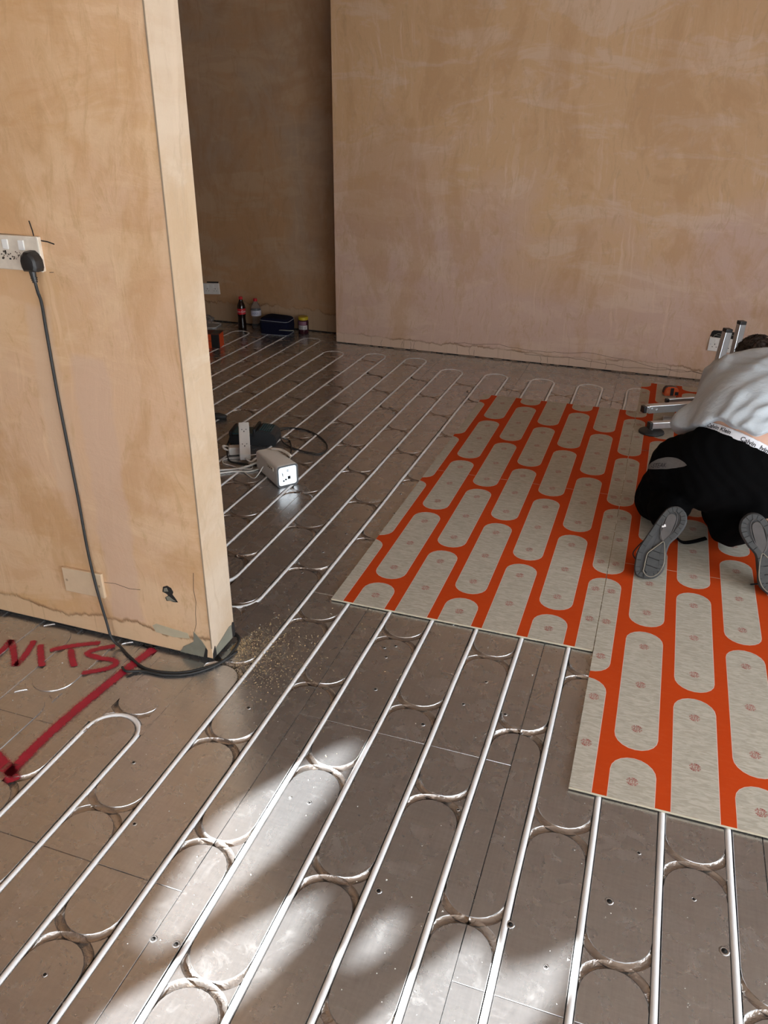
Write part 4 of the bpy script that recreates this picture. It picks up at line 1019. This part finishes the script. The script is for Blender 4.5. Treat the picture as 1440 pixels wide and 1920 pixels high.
# T-shirt with a loose, creased back and a hanging left flank
HP1, HP2, HP3 = Vector((.222, 3.2, .415)), Vector((.372, 3.01, .508)), Vector((.55, 2.955, .503))
HN = (HP2-HP1).cross(HP3-HP1).normalized()
if HN.z < 0: HN = -HN
Sf = Field((.10, 2.84, .20), (1.02, 3.86, .86), .007)
torso(Sf, .020, .07)
Sf.cap((.41, 3.28, .50), (.290, 3.225, .415), .085, .070, .06); Sf.cap((.40, 3.36, .48), (.36, 3.40, .40), .085, .07, .06)
Sf.cap((.44, 3.16, .52), (.36, 3.10, .46), .085, .055, .05); Sf.cap((.50, 3.05, .46), (.62, 3.05, .46), .095, .095, .05)
Sf.cap(SL_, tuple(Vector(SL_).lerp(Vector(EL), .62)), .082, .066, .05); Sf.cap(SR_, tuple(Vector(SR_).lerp(Vector(ER), .55)), .080, .068, .05)
x, y, z = Sf.all()
r_ = np.sqrt((x-.66)**2+(y-3.52)**2+(z-.72)**2); th = np.arctan2(z-.62+.35*(y-3.4), x-.70)
fold = np.sin(34*(y+.55*x)+11*np.sin(5*x+2)+6*z)*.0050*np.clip((y-3.10)*5, 0, 1)+np.sin(17*th+14*r_+4*np.sin(11*r_+3*th)+5*np.sin(6*x+4*y))*.0026*np.clip(r_*3-.2, 0, 1)+np.sin(52*(x*.6+y*.5-z*.6)+6*np.sin(13*x-7*y))*.0022+np.sin(75*x+8*np.sin(18*y))*.0026*np.clip((3.16-y)*7, 0, 1)
Sf.f = Sf.f+fold
Sf.cut(HN, HP2, lambda x, y, z: .013*np.sin(34*x+1.0)+.006*np.sin(71*x)+0*y+0*z)
Sf.cut((0, 0, 1), (0, 0, .33))
dl = Vector(EL)-Vector(SL_); dr_ = Vector(ER)-Vector(SR_)
NV = Vector(NK)-Vector(SHO); Sf.cut(-NV, Vector(SHO)+NV*.62)
t = NT('grey_cotton'); v = t.coord(); nz = t.noise(v, 9, 4); ht = t.noise(t.map(v, (1, 1, 1)), 420, 2)
t.set(Base_Color=t.mix(ht, (.43, .475, .51), (.54, .59, .625)), Roughness=.85, Sheen_Weight=.25); t.bump(t.math('ADD', t.math('MULTIPLY', ht, .15), t.noise(t.map(v, (14, 22, 14)), 2.2, 3, .5, .6)), .5, .006); M_shirt = t.m
shirt = pl(Sf.mesh('t_shirt', M_shirt, pe))
# hair: a close cap with tousled locks
Hf = Field(tuple(Vector(HD)-Vector((.16, .16, .16))), tuple(Vector(HD)+Vector((.16, .16, .17))), .005)
Mh = [list(hr), list(hx), list(hu)]
Hf.ell(Vector(HD)-hx*.010+hu*.010, (.083, .101, .110), 0, 0, Mh); x, y, z = Hf.all()
Hf.f = Hf.f+.006*np.sin(85*x+30*z+5*np.sin(40*y))+.004*np.sin(130*y-60*z)
face = Vector(HD)+hx*.052; Hf.cut(-hx+hu*.55, face)
M_hair = plain('dark_brown_hair', (.030, .016, .010), .55, var=.45, scale=90)
hair = pl(Hf.mesh('hair', M_hair, pe))
mb = MB()
for i in range(420):
    u_ = random.gauss(0, 1), random.gauss(0, 1), random.gauss(0, 1); n_ = (hr*u_[0]+hx*(u_[1])+hu*(abs(u_[2])*1.0)).normalized()
    if n_.dot(hx) > .62: continue
    a = Vector(HD)-hx*.010+hu*.010+hr*n_.dot(hr)*.082+hx*n_.dot(hx)*.099+hu*n_.dot(hu)*.109
    tg = (hx*random.uniform(-1.1, .3)+hr*random.uniform(-.7, .7)-hu*random.uniform(.0, .6)); tg = (tg-n_*tg.dot(n_)).normalized()
    l = random.uniform(.018, .036)
    mb.tube([a-n_*.002, a+tg*l*.4+n_*.007, a+tg*l*.8+n_*.0075, a+tg*l*1.15+n_*.003], [.0022, .0021, .0014, .0004], 4, cap=False)
pl(stuff(mb.build('hair_locks', M_hair, None, smooth=True))); bpy.data.objects['hair_locks'].parent = hair
# lettering laid on the band, and the grey panel on the left hip
dg = bpy.context.evaluated_depsgraph_get()
def bvh(o): return BVHTree.FromPolygons([v.co[:]for v in o.data.vertices], [tuple(p.vertices) for p in o.data.polygons])
bt = bvh(band); tt = bvh(tro); CAMP = Vector((CAM_X, 0, CAM_H))-OFF
cN = (WST[0]-OFF.x, WST[1]-OFF.y)
def on_band(txt, ang, size, rise):
    """lettering wrapped round the band: ang = bearing of its centre from the body axis"""
    gv, gf = text_mesh(txt, size, 0, size*.02)
    ctr = TP-OFF+TN*(rise); ctr = ctr+(Vector((cN[0], cN[1], .5))-ctr)-TN*((Vector((cN[0], cN[1], .5))-ctr).dot(TN))
    e1 = Vector((math.cos(ang), math.sin(ang), 0)); e1 = (e1-TN*e1.dot(TN)).normalized(); e2 = TN.cross(e1)
    hit = bt.ray_cast(ctr+e1*.5, -e1)[0]
    R = (hit-ctr).length; out = []
    for x_, y_, z_ in gv:
        a = x_/R; dv = e1*math.cos(a)+e2*math.sin(a); o_ = ctr+TN*y_
        h_ = bt.ray_cast(o_+dv*.5, -dv)[0]
        out.append((h_ if h_ else o_+dv*R)+dv*.0012)
    return out, gf
M_ink = plain('black_ink', (.012, .012, .016), .6)
for txt, ang, sz, rise in (('Calvin Klein', math.radians(-147), .0215, .011), ('Calvin', math.radians(-103), .0225, .0065), ('lvin', math.radians(-77), .0225, .008)):
    gv, gf = on_band(txt, ang, sz, rise); mesh('band_lettering', gv, gf, M_ink, band)
def drape_on(tree, pts, d, off):
    out = []
    for p in pts:
        h_ = tree.ray_cast(p, d)
        out.append((h_[0]+h_[1]*off) if h_[0] else None)
    return out
def cam_ray(px, py): return (r2*(px-720)/F_PX-u2*(py-960)/F_PX+fw).normalized()
# the leaf-shaped reflective panel, sewn on the hip: an oval strip following the cloth
def hip_patch(name, uv, faces, mat, off, c0, ax, ay_, dirn, parent):
    P = drape_on(tt, [c0+ax*a+ay_*b-dirn*.3 for a, b in uv], dirn, off)
    ok = [i for i, p in enumerate(P) if p is not None]; mp = {i: j for j, i in enumerate(ok)}
    o = mesh(name, [P[i] for i in ok], [tuple(mp[i] for i in f) for f in faces if all(i in mp for i in f)], mat, parent, True); return o
hc = Vector((.215, 2.97, .335))-OFF
hd = Vector((.32, .84, -.44)).normalized(); hax = hd.cross(Vector((0, 0, 1))).normalized(); hay = hax.cross(hd).normalized()
N = 18; uv = []; fc = []
for i in range(N+1):
    s_ = -1+2*i/N; wd_ = .0225*(1-abs(s_)**2.2)**.7*(1.0 if s_ < .2 else 1-.25*(s_-.2)); 
    cxv = s_*.090; cyv = .020*s_+.012*(1-s_*s_)
    for j in range(5): uv.append((cxv, cyv+(j-2)/2*wd_))
for i in range(N):
    for j in range(4): fc.append((i*5+j, i*5+5+j, i*5+6+j, i*5+1+j))
pan = hip_patch('hip_panel', uv, fc, plain('grey_reflective', (.16, .155, .15), .6, scale=60, var=.25), .0022, hc, hax, hay, hd, tro)
gv, gf = text_mesh('-STEAK', .021, .1)
hip_patch('panel_lettering', [(p[0]-.030, p[1]*1.2+.003+(p[0]-.03)*.22) for p in gv], gf, M_ink, .0036, hc, hax, hay, hd, pan)

# ------------------------------------------------------------------ shoes
oc = [(330, 1722), (520, 1715), (620, 1660), (700, 1590), (745, 1490), (765, 1390), (785, 1250), (805, 1130), (870, 960), (1000, 840), (1090, 730), (1160, 630), (1205, 530), (1218, 430), (1195, 310), (1100, 195), (980, 162), (860, 190), (760, 275), (650, 420), (500, 650), (350, 880), (240, 1060), (185, 1220), (155, 1400), (142, 1530), (170, 1640), (240, 1690)]
tx, ty, hx_, hy_ = 420, 1712, 1000, 165
al = math.hypot(hx_-tx, hy_-ty); ex_, ey_ = (hx_-tx)/al, (hy_-ty)/al; SC = .288/al
OUT = [(((p[0]-tx)*(-ey_)+(p[1]-ty)*ex_)*SC, ((p[0]-tx)*ex_+(p[1]-ty)*ey_)*SC) for p in oc]
def smooth_loop(P, n):
    Q = spline([(p[0], p[1], 0) for p in P]+[(P[0][0], P[0][1], 0)], 6)[:-1]
    step = len(Q)/n; return [(Q[int(i*step)].x, Q[int(i*step)].y) for i in range(n)]
M_sole = plain('dusty_sole_rubber', (.046, .047, .046), .8, scale=45, var=.35, bump=.35); M_sole2 = plain('worn_sole_pad', (.085, .076, .072), .85, scale=35, var=.3, bump=.2)
M_midsole = plain('grey_midsole', (.050, .050, .050), .8, scale=30, var=.25); M_seam = plain('sandy_seam', (.20, .175, .135), .85, scale=60, var=.3)
M_upper = plain('black_shoe_mesh', (.016, .016, .018), .8, bump=.3, scale=300)
def shoe(toe, heel, label, mir, tagged):
    toe, heel = Vector(toe), Vector(heel); Y = (heel-toe).normalized()
    n0 = Vector((CAM_X, 0, CAM_H))-(toe+heel)/2; n0 = Vector((-.06, -.87, .48)); Zo = (n0-Y*n0.dot(Y)).normalized()       # outwards from the sole
    Xa = Zo.cross(Y) if False else Y.cross(Zo); Xa.normalize()
    if Xa.x < 0: Xa = -Xa
    k = (heel-toe).length/.288
    M = frame_of(Xa*k*(-1 if mir else 1), Y*k, Zo*k, toe-OFF)
    lp_ = smooth_loop(OUT, 56)
    root = None
    mb = MB(); n = len(lp_)
    ins = lambda d: inset(lp_ if sum(lp_[i-1][0]*lp_[i][1]-lp_[i][0]*lp_[i-1][1] for i in range(n)) > 0 else lp_, d)
    ccw = sum(lp_[i-1][0]*lp_[i][1]-lp_[i][0]*lp_[i-1][1] for i in range(n)) > 0
    if not ccw: lp_.reverse()
    rings = [(inset(lp_, .030), -.006), (inset(lp_, .012), -.003), (inset(lp_, .003), -.003), (lp_, -.007), (inset(lp_, -.002), -.020), (inset(lp_, .001), -.032)]
    v = []; f = []
    for P, z_ in rings: v += [(a, b, z_) for a, b in P]
    for r__ in range(len(rings)-1):
        for i in range(n): f.append((r__*n+i, (r__+1)*n+i, (r__+1)*n+(i+1) % n, r__*n+(i+1) % n))
    f.append(tuple(range(n)))
    root = mb.add(v, f, M).build('shoe', M_midsole, pe, sharp=50)
    bm = bmesh.new(); bm.from_mesh(root.data); bmesh.ops.recalc_face_normals(bm, faces=bm.faces); bm.to_mesh(root.data); bm.free()
    # upper: from the sole edge to the ankle
    rows = []; 
    for s_ in (0, .12, .28, .46, .64, .82, 1.0):
        row = []
        for a, b in inset(lp_, .003):
            ang = math.atan2(b-.215, a-.002)
            ax_, ay2 = .002+.038*math.cos(ang), .222+.048*math.sin(ang)
            q = s_**1.7
            row.append((a+(ax_-a)*q, b+(ay2-b)*q, -.028-.095*(s_**.75)))
        rows.append(row)
    v = [p for r__ in rows for p in r__]; f = [(r__*n+i, (r__+1)*n+i, (r__+1)*n+(i+1) % n, r__*n+(i+1) % n) for r__ in range(6) for i in range(n)]+[tuple(6*n+i for i in range(n))]
    o = MB().add(v, f, M).build('upper', M_upper, root, smooth=True)
    bm = bmesh.new(); bm.from_mesh(o.data); bmesh.ops.recalc_face_normals(bm, faces=bm.faces); bm.to_mesh(o.data); bm.free()
    # tread: blocks all round the rim
    A, Bq = inset(lp_, .0025), inset(lp_, .021)
    i = 0
    while i < n-1:
        j = min(i+2, n-1) if i % 4 else min(i+3, n-1)
        q = [A[i], A[j], Bq[j], Bq[i]] if j-i < 2 else [A[i]]+[A[m_] for m_ in range(i+1, j)]+[A[j], Bq[j]]+[Bq[m_] for m_ in range(j-1, i, -1)]+[Bq[i]]
        q2 = inset(q, .0007) if len(q) >= 4 else q
        mb = MB(); nn_ = len(q)
        vv = [(a, b, -.004) for a, b in q2]+[(a, b, .0015) for a, b in q2]+[(a*.98+sum(p[0] for p in q2)/nn_*.02, b*.98+sum(p[1] for p in q2)/nn_*.02, .0022) for a, b in q2]
        ff = [(t__, (t__+1) % nn_, nn_+(t__+1) % nn_, nn_+t__) for t__ in range(nn_)]+[(nn_+t__, nn_+(t__+1) % nn_, 2*nn_+(t__+1) % nn_, 2*nn_+t__) for t__ in range(nn_)]+[tuple(2*nn_+t__ for t__ in range(nn_))]
        ob_ = mb.add(vv, ff, M).build('tread_block', M_sole, root, sharp=30)
        if mir: ob_.data.flip_normals()
        i = j
    # heel oval and forefoot pads inside a pale seam
    def pad(name, pts, mat, z_=.0012):
        if sum(pts[i-1][0]*pts[i][1]-pts[i][0]*pts[i-1][1] for i in range(len(pts))) < 0: pts = pts[::-1]
        q2 = inset(pts, .0012); m_ = len(pts)
        vv = [(a, b, -.006) for a, b in pts]+[(a, b, z_-.0008) for a, b in pts]+[(a, b, z_) for a, b in q2]
        ff = [(t__, (t__+1) % m_, m_+(t__+1) % m_, m_+t__) for t__ in range(m_)]+[(m_+t__, m_+(t__+1) % m_, 2*m_+(t__+1) % m_, 2*m_+t__) for t__ in range(m_)]+[tuple(2*m_+t__ for t__ in range(m_))]
        o_ = MB().add(vv, ff, M).build(name, mat, root, sharp=30)
        if mir: o_.data.flip_normals()
    pad('heel_pad', pill(.001, .150, .258, .0175, .022, 8), M_sole2, .0004)
    fp = [(-.022, .024), (-.006, .014), (.012, .018), (.026, .040), (.029, .070), (.022, .100), (.012, .128), (.004, .142), (-.006, .128), (-.020, .104), (-.029, .086), (-.027, .062), (-.024, .042)]
    for y0_, y1_ in ((.008, .044), (.046, .074), (.076, .102), (.104, .145)):
        q = clip(fp, -.05, .05, y0_, y1_) or clip(fp[::-1], -.05, .05, y0_, y1_)
        if q: pad('forefoot_pad', q, M_sole, .0016)
    loop = [M @ Vector((p[0]*1.16+.0005, (p[1]-.075)*1.10+.074, .0006)) for p in fp]
    MB().tube(spline(loop+[loop[0]], 4), .0024*k, 6, cap=False).build('seam', M_seam, root, smooth=True)
    stem = [M @ Vector(p) for p in ((.004, .146, .0004), (-.010, .165, .0), (-.020, .19, 0), (-.021, .225, 0), (-.014, .255, 0), (.002, .268, 0), (.018, .256, 0), (.0235, .225, 0), (.021, .19, 0), (.011, .163, 0), (.004, .146, .0004))]
    MB().tube(spline(stem, 4), .0016*k, 6, cap=False).build('seam', M_sole2, root, smooth=True)
    if tagged:
        mb = MB(); mb.add([(-.018, .196, .0012), (-.006, .204, .0012), (-.010, .212, .0012), (-.016, .209, .0012), (-.0145, .205, .0012), (-.021, .202, .0012)], [(0, 1, 2, 3, 4, 5)], M); mb.build('paper_scrap', M_wp, root)
    return root
shoe((.217, 2.647, .0240), (.2725, 2.779, .2600), None, False, True)
shoe((.640, 2.675, .0240), (.531, 2.787, .272), None, True, False)
mb = MB(); mb.tube([Vector(p)-OFF for p in spline([(.20, 2.83, .10), (.165, 2.80, .06), (.155, 2.77, .045), (.175, 2.755, .03), (.20, 2.76, .035)], 6)], .0022, 6); mb.build('lace', M_upper, bpy.data.objects['shoe'], smooth=True)
mb = MB(); mb.tube([Vector(p)-OFF for p in spline([(.60, 2.87, .16), (.625, 2.86, .14), (.640, 2.87, .10), (.61, 2.86, .09), (.595, 2.88, .12), (.58, 2.90, .17), (.60, 2.91, .185), (.61, 2.88, .16)], 6)], .0026, 6)
mb.tube([Vector(p)-OFF for p in spline([(.615, 2.78, .05), (.60, 2.74, .03), (.575, 2.735, .02), (.57, 2.75, .012), (.60, 2.755, .02), (.62, 2.77, .03)], 6)], .0020, 6)
mb.build('lace', M_upper, bpy.data.objects['shoe.001'], smooth=True)
mb = MB(); mb.tube([Vector(p)-OFF for p in spline([(.29, 2.97, .06), (.33, 2.975, .025), (.37, 3.0, .020), (.42, 3.03, .03)], 6)], .010, 7, flat=.4); mb.build('knee_strap', M_trous, tro, smooth=True)

# black hand tool under the right hand
ht_ = empty('hand_tool', (.700, 3.100, .0105), .12); tag(ht_, 'black hand tool under the kneeling man\'s right hand at the photo edge', 'tool')
yprism([(-.085, .022), (.085, .022), (.098, .04), (.092, .085), (.04, .100), (.02, .118), (-.045, .122), (-.06, .105), (-.05, .092), (-.095, .085), (-.104, .05)], .030, M_chg, 'tool_body', ht_, .006)
MB().box((-.10, -.034, 0), (.10, .034, .007), b=.001).build('base_plate', M_steel, ht_, sharp=30)
mb = MB()
for k in range(5): mb.box((-.08+.012*k, -.0312, .045), (-.074+.012*k, -.029, .075))
mb.build('vents', M_dark, ht_)
mb = MB(); mb.tube([(-.07, -.031, .09), (-.05, -.033, .092), (-.035, -.031, .088)], .004, 6); mb.build('brass_catch', plain('brass_catch', (.40, .26, .10), .4, metal=.8), ht_, smooth=True)

# ------------------------------------------------------------------ dust, flakes and foil scraps on the floor
def grains(name, cen, n, smin, smax, mat, zz=.0006, parent=None):
    V = []; F_ = []
    for i in range(n):
        x_, y_ = cen(); r = random.uniform(smin, smax)*(1 if random.random() < .9 else 1.8); k = len(V); a = random.uniform(0, 6.28)
        V += [(x_+r*math.cos(a+j*2.09), y_+r*math.sin(a+j*2.09), zz) for j in range(3)]+[(x_, y_, zz+r*random.uniform(.4, 1))]
        F_ += [(k, k+1, k+3), (k+1, k+2, k+3), (k+2, k, k+3)]
    return mesh(name, V, F_, mat, parent)
def dustfan():
    while True:
        r = abs(random.gauss(0, .17)); a = random.uniform(-1.1, 1.35)
        x_, y_ = -1.01+r*math.cos(a)*1.25, 1.80+r*math.sin(a)
        if x_ > -1.005 or y_ < 1.69: return x_, y_
sd_ = grains('sawdust', dustfan, 3000, .0007, .0019, plain('sawdust', (.46, .33, .18), .9, var=.3, scale=300)); tag(stuff(sd_), 'sandy sawdust scattered on the foil round the partition foot', 'sawdust')
def anywhere():
    if random.random() < .55: return random.uniform(-1.9, .1), random.uniform(1.8, 4.2)
    return random.uniform(-1.5, .75), random.uniform(.6, 2.3)
fl = grains('debris_flakes', lambda: (lambda p: p)(anywhere()), 900, .0008, .0022, plain('pale_flakes', (.62, .58, .52), .85, var=.15)); tag(stuff(fl), 'pale plaster crumbs sprinkled over the foil floor', 'debris')
mb_ = plain('bright_foil', (.80, .79, .77), .18, metal=1.0)
for i, (x_, y_, r, lab) in enumerate(((-1.268, 4.17, .020, 'crumpled foil scrap on the floor between two pipes, the further of a pair'), (-1.226, 4.10, .016, 'crumpled foil scrap touching a white pipe, the nearer of a pair'), (-.925, 4.62, .013, 'small foil scrap near the far pipe bends'))):
    n = 9; V = [(r*math.cos(2*PI*j/n)*random.uniform(.6, 1.3), r*.6*math.sin(2*PI*j/n)*random.uniform(.6, 1.3), random.uniform(.001, .007)) for j in range(n)]+[(0, 0, .010)]
    o = mesh('foil_scrap', V+[(0, 0, .0003)], [(j, (j+1) % n, n) for j in range(n)]+[((j+1) % n, j, n+1) for j in range(n)], mb_); o.location = (x_, y_, 0); tag(o, lab, 'foil scrap')
o = tag(mesh('dark_chip', [(-1.225, 1.556, .001), (-1.212, 1.573, .001), (-1.20, 1.590, .004), (-1.196, 1.602, .007), (-1.206, 1.596, .006), (-1.222, 1.575, .004)], [(0, 1, 2, 3, 4, 5)], M_dark), 'dark splinter of board beside the trailing black cable', 'splinter')
